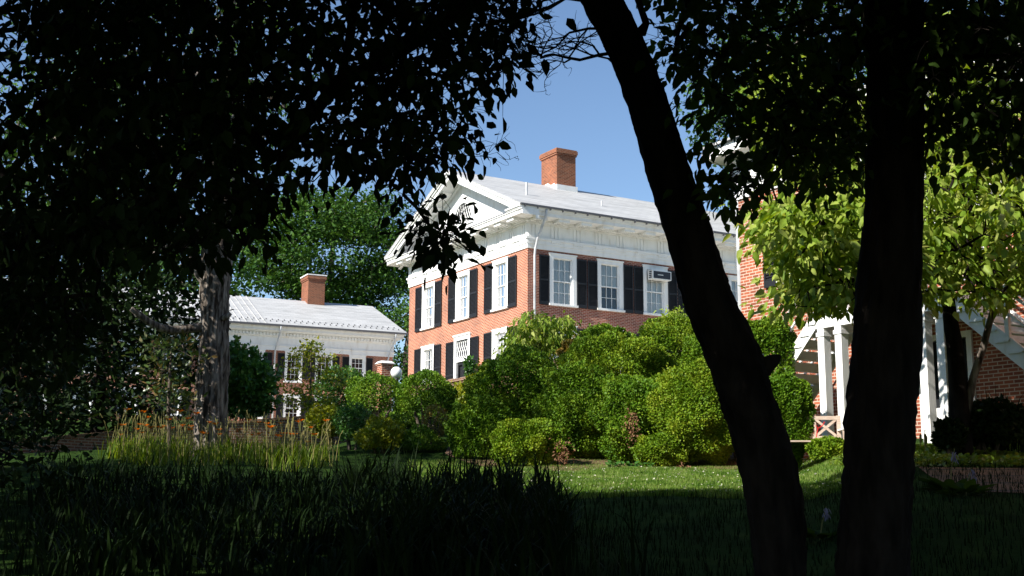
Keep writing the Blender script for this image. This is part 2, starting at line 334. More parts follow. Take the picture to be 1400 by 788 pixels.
def window(par, F, a0, a1, z0, z1, cas=.2, rows=(2,2), cols=3, curtain='curtain', half=False, panel=0, casing_top=.17):
    """outer casing a0..a1, z0..z1 (z0 = sill bottom)"""
    m = MB(); zi0 = z0+.09
    m.fbox(F,a0,a0+cas,-.12,.045,zi0,z1); m.fbox(F,a1-cas,a1,-.12,.045,zi0,z1); m.fbox(F,a0+cas,a1-cas,-.12,.043,z1-casing_top,z1)
    m.fbox(F,a0-.03,a1+.03,.002,.075,z1,z1+.05)
    m.fbox(F,a0-.04,a1+.04,-.12,.12,z0,zi0)
    m.fbox(F,a0+cas,a0+cas+.035,-.12,.015,zi0,z1-casing_top); m.fbox(F,a1-cas-.035,a1-cas,-.12,.015,zi0,z1-casing_top)
    w = m.build('window', M['white'], par)
    s = MB(); ia0,ia1 = a0+cas+.035,a1-cas-.035; b = zi0+panel; t = z1-casing_top; mid = (b+t)/2
    if panel: s.fbox(F,ia0,ia1,-.11,-.03,zi0,b)
    for (c0,c1,o,nr) in ((b,mid+.02,-.09,rows[1]),(mid-.02,t,-.06,rows[0])):
        s.fbox(F,ia0,ia0+.045,o-.03,o+.01,c0,c1); s.fbox(F,ia1-.045,ia1,o-.03,o+.01,c0,c1)
        s.fbox(F,ia0+.045,ia1-.045,o-.03,o+.012,c0,c0+.05); s.fbox(F,ia0+.045,ia1-.045,o-.03,o+.012,c1-.04,c1)
        for k in range(1,cols):
            a = ia0+.045+(ia1-ia0-.09)*k/cols; s.fbox(F,a-.011,a+.011,o-.022,o+.004,c0+.05,c1-.04)
        for k in range(1,nr):
            z = c0+.05+(c1-c0-.09)*k/nr; s.fbox(F,ia0+.045,ia1-.045,o-.021,o+.006,z-.011,z+.011)
    s.build('sash', M['white'], w)
    p = MB(); p.quad(F(ia0,-.085,mid),F(ia1,-.085,mid),F(ia1,-.085,t),F(ia0,-.085,t)); p.quad(F(ia0,-.115,b),F(ia1,-.115,b),F(ia1,-.115,mid),F(ia0,-.115,mid))
    p.build('pane', M['glass'], w)
    c = MB(); n = 28; zc = mid if half else b
    for k in range(n):
        q0,q1 = ia0-.02+(ia1-ia0+.04)*k/n, ia0-.02+(ia1-ia0+.04)*(k+1)/n
        o0,o1 = -.134+.009*math.sin(k*1.7),-.134+.009*math.sin((k+1)*1.7)
        c.quad(F(q0,o0,zc),F(q1,o1,zc),F(q1,o1,t+.05),F(q0,o0,t+.05))
    c.build('curtain', M[curtain], w)
    d = MB(); d.quad(F(ia0-.1,-.42,z0),F(ia1+.1,-.42,z0),F(ia1+.1,-.42,z1),F(ia0-.1,-.42,z1)); d.build('blind_recess', M['dark'], w)
    return w
def shutter(par, F, a0, a1, z0, z1, o=.03, m_=None):
    m = MB(); st = .055; m.fbox(F,a0,a0+st,o,o+.04,z0,z1); m.fbox(F,a1-st,a1,o,o+.04,z0,z1); mid = z0+(z1-z0)*.5
    for c0,c1 in ((z0,z0+.16),(mid-.04,mid+.04),(z1-.07,z1)): m.fbox(F,a0+st,a1-st,o,o+.038,c0,c1)
    for c0,c1 in ((z0+.16,mid-.04),(mid+.04,z1-.07)):
        k = int((c1-c0)/.06)
        for i in range(k):
            z = c0+(c1-c0)*(i+.5)/k
            m.hexa([F(a0+st,o+.003,z+.012),F(a1-st,o+.003,z+.012),F(a1-st,o+.03,z-.026),F(a0+st,o+.03,z-.026),F(a0+st,o+.003,z+.02),F(a1-st,o+.003,z+.02),F(a1-st,o+.03,z-.018),F(a0+st,o+.03,z-.018)])
    m.fbox(F,a0+st,a1-st,o-.004,o+.001,z0,z1)
    return m.build('shutter', m_ or M['shutter'], par)
YAW = .5315
# ---- pavilion
pav = thing('brick_house', 'large two-storey red brick house with white pediment behind the hedge', 'house', (.6922,52,0), YAW)
FL = lambda a,o,z: (-o, a, z)          # gable face (x=0), a runs away from the corner
FR = lambda a,o,z: (a, -o, z)          # long face (y=0)
ZB, UL, WL = 10.965, 12.09, 27.0; SH = .75
Lw = [(1.66,3.11),(5.32,6.77),(9.03,10.50)]
Rw = [(1.12+2.6*k, 2.58+2.6*k) for k in range(9)]
def pavwall():
    m = MB(); hl = []
    for a,b in Lw: hl.append((a+.06,b-.06,8.50,10.70))
    for i,(a,b) in enumerate(Lw): hl.append((a+.06,b-.06,4.25 if i == 1 else 5.25,7.5))
    wallholes(m, FL, 0, UL, 2.8, ZB, hl)
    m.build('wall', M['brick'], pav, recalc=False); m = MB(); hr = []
    for a,b in Rw: hr += [(a+.06,b-.06,8.50,10.70),(a+.06,b-.06,5.25,7.5)]
    wallholes(m, FR, 0, WL, 2.8, ZB, hr)
    m.quad((WL,0,2.8),(WL,UL,2.8),(WL,UL,ZB),(WL,0,ZB)); m.quad((0,UL,2.8),(WL,UL,2.8),(WL,UL,ZB),(0,UL,ZB))
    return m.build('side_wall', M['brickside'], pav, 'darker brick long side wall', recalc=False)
pavwall()
for i,(a,b) in enumerate(Lw):
    window(pav, FL, a, b, 8.46, 10.81, half=(i==2)); shutter(pav, FL, a-SH, a-.01, 8.46, 10.78); shutter(pav, FL, b+.01, b+SH, 8.46, 10.78)
    if i != 1:
        window(pav, FL, a, b, 5.2, 7.575); shutter(pav, FL, a-SH, a-.01, 5.2, 7.54); shutter(pav, FL, b+.01, b+SH, 5.2, 7.54)
for i,(a,b) in enumerate(Rw):
    window(pav, FR, a, b, 8.46, 10.81, half=(i%3==1)); window(pav, FR, a, b, 5.2, 7.575)
    sw = .54
    for z0,z1 in ((8.46,10.72),(5.2,7.5)):
        shutter(pav, FR, a-sw, a-.01, z0, z1); shutter(pav, FR, b+.01, b+sw, z0, z1)
# door on the gable face
a,b = Lw[1]
m = MB(); m.fbox(FL,a-.1,a+.12,-.12,.05,4.2,7.7); m.fbox(FL,b-.12,b+.1,-.12,.05,4.2,7.7); m.fbox(FL,a+.12,b-.12,-.12,.048,7.5,7.7); m.fbox(FL,a+.12,b-.12,-.12,.03,6.45,6.62); m.fbox(FL,a-.15,b+.15,.002,.1,7.7,7.78)
dr = m.build('door', M['white'], pav)
m = MB()
for k in range(6):
    q = a+.12+(b-a-.24)*(k+.5)/6
    for s in (-1,1):
        m.tube([FL(q+s*.16*math.sin(t*pi*2)*.6+0,-.06,6.62+t*.88) for t in np.linspace(0,1,9)], .017, 4)
m.build('transom_lattice', M['white'], dr)
m = MB(); m.fbox(FL,a+.12,b-.12,-.1,-.09,6.62,7.5); m.build('transom_glass', M['acdark'], dr)
m = MB(); m.fbox(FL,a+.12,b-.12,-.16,-.14,4.2,6.45); m.build('doorway', M['dark'], dr)
m = MB()
mid_ = (a+b)/2
for q0,q1 in ((a+.14,mid_-.01),(mid_+.01,b-.14)):
    m.fbox(FL,q0,q0+.11,-.13,-.05,4.2,6.44); m.fbox(FL,q1-.11,q1,-.13,-.05,4.2,6.44); m.fbox(FL,q0+.11,q1-.11,-.13,-.05,4.2,4.6); m.fbox(FL,q0+.11,q1-.11,-.13,-.05,6.3,6.44)
m.build('door_leaf', M['shutter'], dr)
shutter(pav, FL, a-.1-SH*1.1, a-.11, 4.2, 7.5); shutter(pav, FL, b+.11, b+.1+SH*1.1, 4.2, 7.5)
# lantern beside the door
m = MB(); lu = a-.1-SH*1.1-.16
m.tube([FL(lu,.02,5.3),FL(lu,.12,5.35),FL(lu,.16,5.5),FL(lu,.16,5.72)], .018, 6)
for q in (-.08,.08):
    for w_ in (.08,.24): m.fbox(FL,lu+q-.01,lu+q+.01,w_-.01,w_+.01,5.72,6.02)
m.fbox(FL,lu-.1,lu+.1,.06,.26,5.7,5.72); m.hexa([FL(lu-.12,.04,6.02),FL(lu+.12,.04,6.02),FL(lu+.12,.28,6.02),FL(lu-.12,.28,6.02),FL(lu-.03,.13,6.15),FL(lu+.03,.13,6.15),FL(lu+.03,.19,6.15),FL(lu-.03,.19,6.15)])
lan = m.build('wall_lantern', M['brass'], pav)
# entablature wraps all four sides
def ring(mb, o, z0, z1, wl=WL, ul=UL, oin=.3):
    for (x0,x1,y0,y1) in ((-o,wl+o,-o,oin),(-o,wl+o,ul-oin,ul+o),(-o,oin,oin,ul-oin),(wl-oin,wl+o,oin,ul-oin)):
        mb.box(x0,x1,y0,y1,z0,z1)
m = MB()
for o,z0,z1 in ((.05,ZB-.01,11.17),(.085,11.172,11.37),(.14,11.372,11.46),(.04,11.462,12.08),(.12,12.082,12.15),(.2,12.152,12.27),(.88,12.272,12.45),(.93,12.452,12.5)): ring(m,o,z0,z1)
m.build('entablature', M['white'], pav)
m = MB()
for o,z0,z1 in ((.96,12.502,12.56),(1.02,12.562,12.63)):
    m.box(-o,WL+o,-o,.3,z0,z1)      # eave cyma on the long sides only
    m.box(-o,WL+o,UL-.3,UL+o,z0,z1)
m.build('eave_moulding', M['white'], pav)
m = MB()                       # thin metal flashing on the horizontal cornice of the gable
m.box(-.95,0,-.2,UL+.2,12.502,12.53); m.build('cornice_flashing', M['gutter'], pav)
for F,ln_ in ((FL,UL),(FR,WL)):
    n = round(ln_/1.2); sp = (ln_-.5)/n if F is FL else 1.2
    for k in range(n+1):
        c = .25+sp*k
        if c > ln_: continue
        m = MB(); tg = MB()
        m.hexa([F(c-.29,.22,12.16),F(c+.29,.22,12.16),F(c+.29,.78,12.13),F(c-.29,.78,12.13),F(c-.29,.22,12.27),F(c+.29,.22,12.27),F(c+.29,.78,12.27),F(c-.29,.78,12.27)])
        for i in range(6):
            for j in range(3):
                q = c-.24+.096*i; w_ = .3+.19*j; m.fbox(F,q-.025,q+.025,w_-.025,w_+.025,12.105,12.135+(.03*(1-(w_-.22)/.56)))
        for q in (-.19,0,.19): tg.fbox(F,c+q-.065,c+q+.065,.041,.075,11.5,12.05)
        tg.fbox(F,c-.28,c+.28,.041,.08,12.05,12.08)
        tg.fbox(F,c-.26,c+.26,.086,.125,11.31,11.37)
        for i in range(6): tg.fbox(F,c-.23+.092*i-.025,c-.23+.092*i+.025,.086,.12,11.27,11.312)
        m.build('modillion', M['white'], pav); tg.build('triglyph', M['white'], pav)
# pediment
RZ, EZ, RU = 15.82, 12.66, UL/2; SL = (RZ-EZ)/(RU+1.03)
def rz(u): return RZ-abs(u-RU)*SL
m = MB()
for xo in (.04,):
    m.fprism(FL, [(.1,12.5),(UL-.1,12.5),(UL-.1,12.95),(RU,RZ-.25),(.1,12.95)], -.3, .04)
m.build('tympanum', M['white'], pav)
m = MB()
for (o0,o1,d0,d1) in ((.04,.2,-.56,-.44),(.04,.88,-.438,-.24),(.04,.95,-.238,-.14),(.04,1.03,-.138,-.03)):
    for s in (0,1):
        e = -1.03 if s == 0 else UL+1.03
        m.fprism(FL, [(e,rz(e)+d0),(RU,RZ+d0),(RU,RZ+d1),(e,rz(e)+d1)], o0, o1)
for s in (0,1):                # raking modillions
    for k in range(1,6):
        u = RU+(1 if s else -1)*1.15*k*.98; 
        m.fprism(FL, [(u-.28,rz(u-.28)-.53),(u+.28,rz(u+.28)-.53),(u+.28,rz(u+.28)-.43),(u-.28,rz(u-.28)-.43)], .22, .76)
m.build('raking_cornice', M['white'], pav)
for x0,x1,nm in ((-1.05,WL+1.05,'roof'),):
    m = MB()
    for s in (0,1):
        e = -1.06 if s == 0 else UL+1.06
        m.add([(x0,e,rz(e)-.02),(x1,e,rz(e)-.02),(x1,RU,RZ-.02),(x0,RU,RZ-.02),(x0,e,rz(e)+.03),(x1,e,rz(e)+.03),(x1,RU,RZ+.03),(x0,RU,RZ+.03)],
              [(0,3,2,1),(4,5,6,7),(0,1,5,4),(1,2,6,5),(2,3,7,6),(3,0,4,7)])
    rf = m.build(nm, M['roof'], pav)
m = MB(); m.box(-1.0,WL+1,-1.1,-1.02,12.60,12.68)
for k in range(40): m.box(-.8+.66*k,-.77+.66*k,-1.12,-1.0,12.52,12.66)
m.build('gutter', M['gutter'], pav)
m = MB(); m.fprism(FR, [(WL-.1,12.5),(WL-.1,12.6)], 0, 0) if False else None
m = MB(); m.quad((WL,0,12.5),(WL,UL,12.5),(WL,RU,RZ-.1),(WL,RU,RZ-.1)) if False else m.add([(WL,0,12.5),(WL,UL,12.5),(WL,RU,RZ-.1)],[(0,1,2)]); m.build('rear_gable', M['white'], pav)
# chimney
def chimney(par, x0,x1,y0,y1,z0,z1, base=None, m_='brickchim', cap=.05):
    m = MB(); m.box(x0,x1,y0,y1,z0,z1-.34); m.box(x0-cap,x1+cap,y0-cap,y1+cap,z1-.338,z1-.24); m.box(x0-cap*1.7,x1+cap*1.7,y0-cap*1.7,y1+cap*1.7,z1-.238,z1-.06); m.box(x0-cap,x1+cap,y0-cap,y1+cap,z1-.058,z1)
    c = m.build('chimney', M[m_], par)
    m = MB(); m.box(x0+.12,x1-.12,y0+.12,y1-.12,z1,z1+.02); m.build('flue', M['dark'], c)
    return c
ch = chimney(pav, 4.98,6.13,5.35,6.85,15.2,17.72)
m = MB(); m.box(4.93,6.2,5.28,5.348,15.3,15.78); m.fprism(lambda a,o,z:(4.978-o,a,z), [(5.3,15.3),(6.6,15.8),(6.6,16.0),(6.2,16.02),(5.9,15.85),(5.6,15.9),(5.3,15.62)], 0, .012)
m.build('flashing', M['white'], ch)
m = MB(); m.tube([(.9,1.6,rz(1.6)-.05),(.9,1.6,rz(1.6)+.62)], .05, 10); m.build('vent_pipe', M['metal'], rf)
m = MB(); m.tube([(5.2,1.7,rz(1.7)-.05),(5.2,1.7,rz(1.7)+.28)], .03, 8); m.build('vent_pipe', M['metal'], rf)
# lunette
m = MB(); rx, rzv = .98, 1.08; cz = 13.22
m.fprism(FL, [(RU+rx*math.cos(t),cz+rzv*math.sin(t)) for t in np.linspace(0,pi,25)], .041, .045); lu_ = m.build('lunette_window', M['dark'], pav)
m = MB()
m.tube([FL(RU+rx*math.cos(t),.06,cz+rzv*math.sin(t)) for t in np.linspace(0,pi,25)], .05, 6); m.fbox(FL,RU-rx-.08,RU+rx+.08,.03,.12,cz-.08,cz+.01)
for k in range(-4,5):
    for s in (-1,1):
        pts = []
        for t in np.linspace(0,1.3,14):
            uu = k*.23+s*t*.42+s*.12*math.sin(t*2.4); zz = t*rzv
            if (uu/rx)**2+(zz/rzv)**2 <= 1.0: pts.append(FL(RU+uu,.055,cz+zz))
        if len(pts) > 2: m.tube(pts, .018, 4)
m.build('tracery', M['white'], lu_)
def downspout(par, pts, r=.055, name='downspout'):
    m = MB(); m.tube(pts, r, 10); return m.build(name, M['metal'], par, smooth=True)
downspout(pav, [FR(.36,1.0,12.55),FR(.36,.98,12.3),FR(.33,.3,11.35),FR(.32,.12,10.9),FR(.30,.1,10.6),FR(.30,.1,3.9)])
downspout(pav, [(1.0,UL+1.0,12.5),(1.0,UL+.9,12.2),(.9,UL+.2,11.0),(.9,UL+.12,4)], .05)
downspout(pav, [FR(17.5,1.0,12.55),FR(17.5,.98,12.3),FR(17.5,.12,10.9),FR(17.5,.1,3.9)])
# window air conditioner
ac = thing('air_conditioner', 'white box air conditioner in the upper part of a house window', 'air conditioner', tuple(np.array(pav.location)), YAW)
a,b = Rw[2]
m = MB(); m.fbox(FR,a+.27,b-.08,.05,.42,10.14,10.56); 
m.build('casing', M['acwhite'], ac)
m = MB(); m.fbox(FR,a+.33,b-.13,.421,.43,10.18,10.52); m.build('grille', M['acdark'], ac)
m = MB()
for k in range(4): m.fbox(FL,0,0,0,0,0,0) if False else m.hexa([(a+.262,-.15,10.2+.09*k),(a+.27,-.15,10.2+.09*k),(a+.27,-.36,10.2+.09*k),(a+.262,-.36,10.2+.09*k),(a+.262,-.15,10.25+.09*k),(a+.27,-.15,10.25+.09*k),(a+.27,-.36,10.25+.09*k),(a+.262,-.36,10.25+.09*k)])
m.build('side_vent', M['acdark'], ac)
m = MB()
for k in range(6): m.fbox(FR,a+.58+.055*k,a+.615+.055*k,.431,.434,10.33,10.375)
m.build('badge', M['acwhite'], ac)

# ---- left building
YL = .459; CL = (-8.0138,80,0)
lb = thing('brick_hall', 'lower brick building with dentil cornice and long pale roof, left of the pedimented house', 'building', CL, YL)
LL, LD = 30.0, 10.0; LZ = 9.28
FLf = lambda a,o,z: (-a, -o, z)        # long face, a runs leftwards from the right corner
m = MB(); cents = [2.49,4.8,6.83,9.3,11.9,14.4,17,19.6,22.2,24.8]; holes = []
for c in cents: holes += [(c-.54,c+.54,7.3,9.2),(c-.54,c+.54,4.9,6.4)]
wallholes(m, FLf, 0, LL, 2.5, LZ, holes)
m.quad((0,0,2.5),(0,LD,2.5),(0,LD,LZ),(0,0,LZ)); m.quad((-LL,0,2.5),(-LL,LD,2.5),(-LL,LD,LZ),(-LL,0,LZ)); m.quad((0,LD,2.5),(-LL,LD,2.5),(-LL,LD,LZ),(0,LD,LZ))
m.build('wall', M['brick'], lb, recalc=False)
for i,c in enumerate(cents):
    window(lb, FLf, c-.58, c+.58, 7.24, 9.24, cas=.13, rows=(2,2) , panel=.42 if i == 0 else 0, curtain='curtain' if i in (5,) else 'dark'); shutter(lb, FLf, c-1.05, c-.6, 7.5, 9.12); shutter(lb, FLf, c+.6, c+1.05, 7.5, 9.12)
    window(lb, FLf, c-.58, c+.58, 4.85, 6.45, cas=.13, curtain='dark')
    if i > 0: shutter(lb, FLf, c-1.05, c-.6, 4.9, 6.4); shutter(lb, FLf, c+.6, c+1.05, 4.9, 6.4)
m = MB()
def ring2(mb,o,z0,z1):
    mb.box(-LL-o,o,-o,LD+o,z0,z1)
for o,z0,z1 in ((.06,LZ,9.55),(.1,9.552,9.62),(.05,9.622,10.15),(.14,10.152,10.2),(.16,10.2,10.42),(.4,10.422,10.5),(.55,10.502,10.7),(.62,10.702,10.78)): ring2(m,o,z0,z1)
m.build('entablature', M['white'], lb)
m = MB()
for k in range(int(LL/.22)): m.fbox(FLf,.03+.22*k,.15+.22*k,.161,.26,10.22,10.40)
m.build('dentils', M['white'], lb)
m = MB(); e = .75; RR = 5.0; rzz = 13.42
for s in (0,1):
    y0 = -e if s == 0 else LD+e; x1 = e; x0 = -LL-e
    m.add([(x0,y0,10.8),(x1,y0,10.8),(x1-.5,RR,rzz),(x0,RR,rzz),(x0,y0,10.86),(x1,y0,10.86),(x1-.5,RR,rzz+.06),(x0,RR,rzz+.06)],[(0,3,2,1),(4,5,6,7),(0,1,5,4),(1,2,6,5),(2,3,7,6),(3,0,4,7)])
rf2 = m.build('roof', M['roof'], lb)
m = MB(); m.add([(.3,.1,10.78),(.3,LD-.1,10.78),(-.1,RR,rzz-.05)],[(0,1,2)]); m.build('gable', M['white'], lb)
m = MB()
sr = (rzz-10.86)/(RR+e)
for k in range(26):            # standing seams on the left stretch of roof
    x = -8.9-.42*k; m.hexa([(x-.02,-e,10.862),(x+.02,-e,10.862),(x+.02,RR,rzz+.06),(x-.02,RR,rzz+.06),(x-.02,-e,10.91),(x+.02,-e,10.91),(x+.02,RR,rzz+.11),(x-.02,RR,rzz+.11)])
m.build('standing_seams', M['roof'], rf2)
for k in range(36):
    for j in range(2):
        m = MB(); x = .3-.4*k-.2*j; y = -e+.55+.35*j; z = 10.86+sr*(y+e); m.box(x-.03,x+.03,y-.02,y+.02,z,z+.09)
        m.build('snow_guard', M['gutter'], rf2)
chimney(lb, -4.75,-3.55,4.3,5.9,12.6,15.22)
m = MB(); m.box(-4.86,-3.44,4.2,6.0,15.225,15.3); m.build('chimney_cap', M['white'], lb)
m = MB(); m.box(-LL-e,e,-e-.07,-e,10.76,10.88); m.build('gutter', M['gutter'], lb)
downspout(lb, [FLf(7.95,.8,10.75),FLf(7.95,.7,10.5),FLf(8.1,.2,9.3),FLf(8.1,.1,9.0),FLf(8.1,.1,3.5)], .055)
downspout(lb, [FLf(.1,.8,10.75),FLf(.1,.7,10.5),FLf(.35,.2,9.3),FLf(.4,.1,9.0),FLf(.4,.1,3.5)], .055)

# ---- right building
R0 = at(1011,350,28)
rb = thing('brick_lodge', 'near red brick building at right with white double outside stair on posts', 'building', (R0[0],R0[1],0), YAW)
FW = lambda a,o,z: (-o, -a, z)         # lit face, a (t) runs towards the camera
TL = 15.0; RT = 7.1
def tx(px, off=0.):                     # t on the face for a pixel column
    r = at(px,450,1.0); n = np.array([-math.cos(YAW),-math.sin(YAW),0]); d_ = np.array([math.sin(YAW),-math.cos(YAW),0])
    k = (R0@n+off)/(r@n); return float((r*k-R0)@d_)
wins = [(1.38,2.5,4.8,6.66),(tx(1262),tx(1300),4.9,6.7),(tx(1345),tx(1390),4.9,6.7)]
dt0, dt1 = tx(1262), tx(1262)+1.05
m = MB(); wallholes(m, FW, 0, TL, -.5, RT, [(a+.05,b-.05,z0+.03,z1-.1) for a,b,z0,z1 in wins]+[(dt0,dt1,.9,3.05)])
m.quad((0,0,-.5),(9,0,-.5),(9,0,RT),(0,0,RT)); m.quad((0,-TL,-.5),(9,-TL,-.5),(9,-TL,RT),(0,-TL,RT)); m.quad((9,0,-.5),(9,-TL,-.5),(9,-TL,RT),(9,0,RT))
m.build('wall', M['brick2'], rb, recalc=False)
for i,(a,b,z0,z1) in enumerate(wins):
    window(rb, FW, a, b, z0, z1, cas=.14, rows=(2,2)); sw = .5
    shutter(rb, FW, a-sw, a-.01, z0, z1-.03); 
    if i: shutter(rb, FW, b+.01, b+sw, z0, z1-.03)
shutter(rb, FW, 2.51, 3.01, 4.8, 6.63)
m = MB(); 
for o,z0,z1 in ((.05,RT-.01,RT+.35),(.12,RT+.352,RT+.42),(.06,RT+.422,RT+.9),(.2,RT+.902,RT+1.0),(.6,RT+1.002,RT+1.25)): m.box(-o,9+o,-TL-o,o,z0,z1)
m.build('entablature', M['white'], rb)
m = MB()
for s in (0,1):
    x0 = -.7 if s == 0 else 9.7
    m.hexa([(x0,-TL-.7,RT+1.26),(x0,.7,RT+1.26),(4.5,.7,RT+3.3),(4.5,-TL-.7,RT+3.3),(x0,-TL-.7,RT+1.32),(x0,.7,RT+1.32),(4.5,.7,RT+3.36),(4.5,-TL-.7,RT+3.36)])
m.build('roof', M['roof'], rb)
downspout(rb, [(.12,.35,RT+.9),(.1,.12,RT),(.1,.12,.9)], .075)
# door under the landing
m = MB(); m.fbox(FW,dt0-.12,dt0,-.1,.05,.9,3.17); m.fbox(FW,dt1,dt1+.12,-.1,.05,.9,3.17); m.fbox(FW,dt0,dt1,-.1,.048,3.05,3.17)
m.fbox(FW,dt0,dt1,-.1,-.05,.9,1.75)
dd = m.build('door', M['white'], rb); m = MB(); m.fbox(FW,dt0,dt1,-.12,-.1,1.75,3.05); m.build('screen', M['dark'], dd)
# landing and stair
T0,T1,OF,LZt = 4.22,7.35,1.8,3.32
m = MB(); m.fbox(FW,T0,T1,OF-.08,OF,LZt,LZt+.26); m.fbox(FW,T0,T0+.08,0.002,OF-.08,LZt,LZt+.26); m.fbox(FW,T1-.08,T1,0.002,OF-.08,LZt,LZt+.26)
for k in range(1,6): m.fbox(FW,T0+(T1-T0)*k/6-.03,T0+(T1-T0)*k/6+.03,.002,OF-.08,LZt+.03,LZt+.2)
for k in range(13): m.fbox(FW,T0-.03,T1+.03,.01+.142*k,.01+.142*k+.13,LZt+.262,LZt+.3)
ld = m.build('landing', M['white'], rb)
for tt in (4.24,4.70,6.72,7.12):
    m = MB(); zg = g(*(np.array(R0[:2])+np.array([math.sin(YAW),-math.cos(YAW)])*tt+np.array([-math.cos(YAW),-math.sin(YAW)])*1.7))-.1
    m.fbox(FW,tt,tt+.17,OF-.19,OF-.01,zg,LZt-.002); m.fbox(FW,tt-.02,tt+.19,OF-.21,OF+.01,LZt-.16,LZt-.08)
    m.build('post', M['white'], rb)
def stair(side):
    m = MB(); tr = MB()
    t0 = T0 if side < 0 else T1; sl = .98 if side < 0 else .84; n = 11; run = (LZt-.05-1.0)/sl
    zb = lambda t: LZt-abs(t-t0)*sl
    for o in (OF-.06, .62):
        e_ = t0+side*run
        m.fprism(FW, [(t0,zb(t0)+.03),(e_,zb(e_)+.03),(e_,zb(e_)+.4),(t0,zb(t0)+.42)] if side > 0 else [(t0,zb(t0)+.03),(t0,zb(t0)+.42),(e_,zb(e_)+.4),(e_,zb(e_)+.03)], o, o+.05)
    for k in range(n):
        ta = t0+side*run*k/n; tb = t0+side*run*(k+1.15)/n; z = LZt+.3-(k+1)*(run*sl)/n
        tr.fbox(FW,min(ta,tb),max(ta,tb),.6,OF+.02,z,z+.035)
        tr.fbox(FW,min(ta,ta+side*.02),max(ta,ta+side*.02),.67,OF-.062,z+.036,z+.17)
    s_ = m.build('stringer', M['white'], rb); tr.build('treads', M['wood'] if False else M['white'], rb)
    h = MB()
    for o in (OF-.04,.64):
        for dz,th in ((1.15,.07),(.78,.05)):
            e_ = t0+side*run
            P = [(t0,zb(t0)+dz),(e_,zb(e_)+dz),(e_,zb(e_)+dz+th),(t0,zb(t0)+dz+th)]
            h.fprism(FW, P, o-.02, o+.03)
        for k in range(0,n+1,5):
            t = t0+side*run*k/n; h.fbox(FW,t-.04,t+.04,o-.03,o+.04,zb(t)+.3-(1.2 if k==10 else 0),zb(t)+1.25)
    h.build('handrail', M['white'], rb)
stair(-1); stair(1)
h = MB()
for dz in (.4,.75,1.1): h.fbox(FW,T0,T1,OF-.06,OF-.01,LZt+.3+dz-.05,LZt+.3+dz)
for k in range(5): t=T0+(T1-T0)*k/4; h.fbox(FW,t-.045,t+.045,OF-.075,OF+.005,LZt+.3,LZt+1.5)
for k in range(1,16):
    t=T0+(T1-T0)*k/16; h.fbox(FW,t-.015,t+.015,OF-.05,OF-.02,LZt+.3,LZt+1.35)
h.build('landing_rail', M['white'], rb)

# ---- terrace retaining wall, garden wall, pier, globe lamp
w0 = at(640,517,44); w1 = at(690,509,41.5)
dv = unit((w1-w0)[None])[0]; dv[2] = 0; dv = unit(dv[None])[0]
ang = math.atan2(dv[1],dv[0])
rw = thing('retaining_wall', 'stone and brick retaining wall below the house terrace', 'wall', (w0[0],w0[1],0), ang)
m = MB(); m.box(-6,9,0,.4,1.8,4.28); m.build('wall_face', M['brickwall'], rw)
m = MB()
for k in range(30): m.box(-6+.5*k,-6+.5*k+.485,-.06,.46,4.285,4.40+.015*math.sin(k*2.3))
m.build('coping', M['brickwall'], rw)
a0 = at(100,600,30); a1 = at(470,566,36); dv = a1-a0; ln_ = math.hypot(dv[0],dv[1]); ang = math.atan2(dv[1],dv[0])
gw = thing('garden_wall', 'low weathered brick garden wall behind the orange lilies', 'wall', (a0[0],a0[1],0), ang)
m = MB(); cp = MB(); seg = 40
for k in range(seg):
    s0,s1 = -6+(ln_+8)*k/seg, -6+(ln_+8)*(k+1)/seg
    f0,f1 = s0/ln_, s1/ln_; zt0,zt1 = a0[2]+dv[2]*f0, a0[2]+dv[2]*f1; y0_,y1_ = .5*math.sin(f0*6), .5*math.sin(f1*6)
    m.hexa([(s0,y0_,.2),(s1,y1_,.2),(s1,y1_+.22,.2),(s0,y0_+.22,.2),(s0,y0_,zt0-.07),(s1,y1_,zt1-.07),(s1,y1_+.22,zt1-.07),(s0,y0_+.22,zt0-.07)])
    cp.hexa([(s0+.004,y0_-.03,zt0-.068),(s1-.006,y1_-.03,zt1-.068),(s1-.006,y1_+.25,zt1-.068),(s0+.004,y0_+.25,zt0-.068),(s0+.004,y0_-.02,zt0),(s1-.006,y1_-.02,zt1),(s1-.006,y1_+.24,zt1),(s0+.004,y0_+.24,zt0)])
m.build('wall_face', M['brickwall'], gw); cp.build('coping', M['path'], gw)
p = at(527,500,46)
pr = thing('brick_pier', 'square brick gate pier with pale cap beside the white globe lamp', 'pier', (p[0],p[1],0), YAW)
m = MB(); m.box(-.22,.22,-.22,.22,1.5,p[2]-.05); m.box(-.26,.26,-.26,.26,p[2]-.048,p[2]+.02); m.build('shaft', M['brick'], pr)
m = MB(); m.hexa([(-.3,-.3,p[2]+.022),(.3,-.3,p[2]+.022),(.3,.3,p[2]+.022),(-.3,.3,p[2]+.022),(-.2,-.2,p[2]+.12),(.2,-.2,p[2]+.12),(.2,.2,p[2]+.12),(-.2,.2,p[2]+.12)]); m.build('cap', M['white'], pr)
p = at(543,511,43)
gl = thing('globe_lamp', 'white globe garden lamp rising above the clipped shrubs', 'lamp', (p[0],p[1],g(p[0],p[1])))
zz = p[2]-g(p[0],p[1])
me = bpy.data.meshes.new('globe'); bm = bmesh.new(); bmesh.ops.create_uvsphere(bm, u_segments=32, v_segments=20, radius=.21); 
for v in bm.verts: v.co.z += zz
bm.to_mesh(me); bm.free(); me.materials.append(M['frost']); me.shade_smooth(); link('globe', me, gl)
m = MB(); m.tube([(0,0,0),(0,0,.1),(0,0,.12),(0,0,zz-.28),(0,0,zz-.26),(0,0,zz-.2)], [.1,.09,.045,.04,.09,.1], 12); m.build('post', M['gutter'], gl)

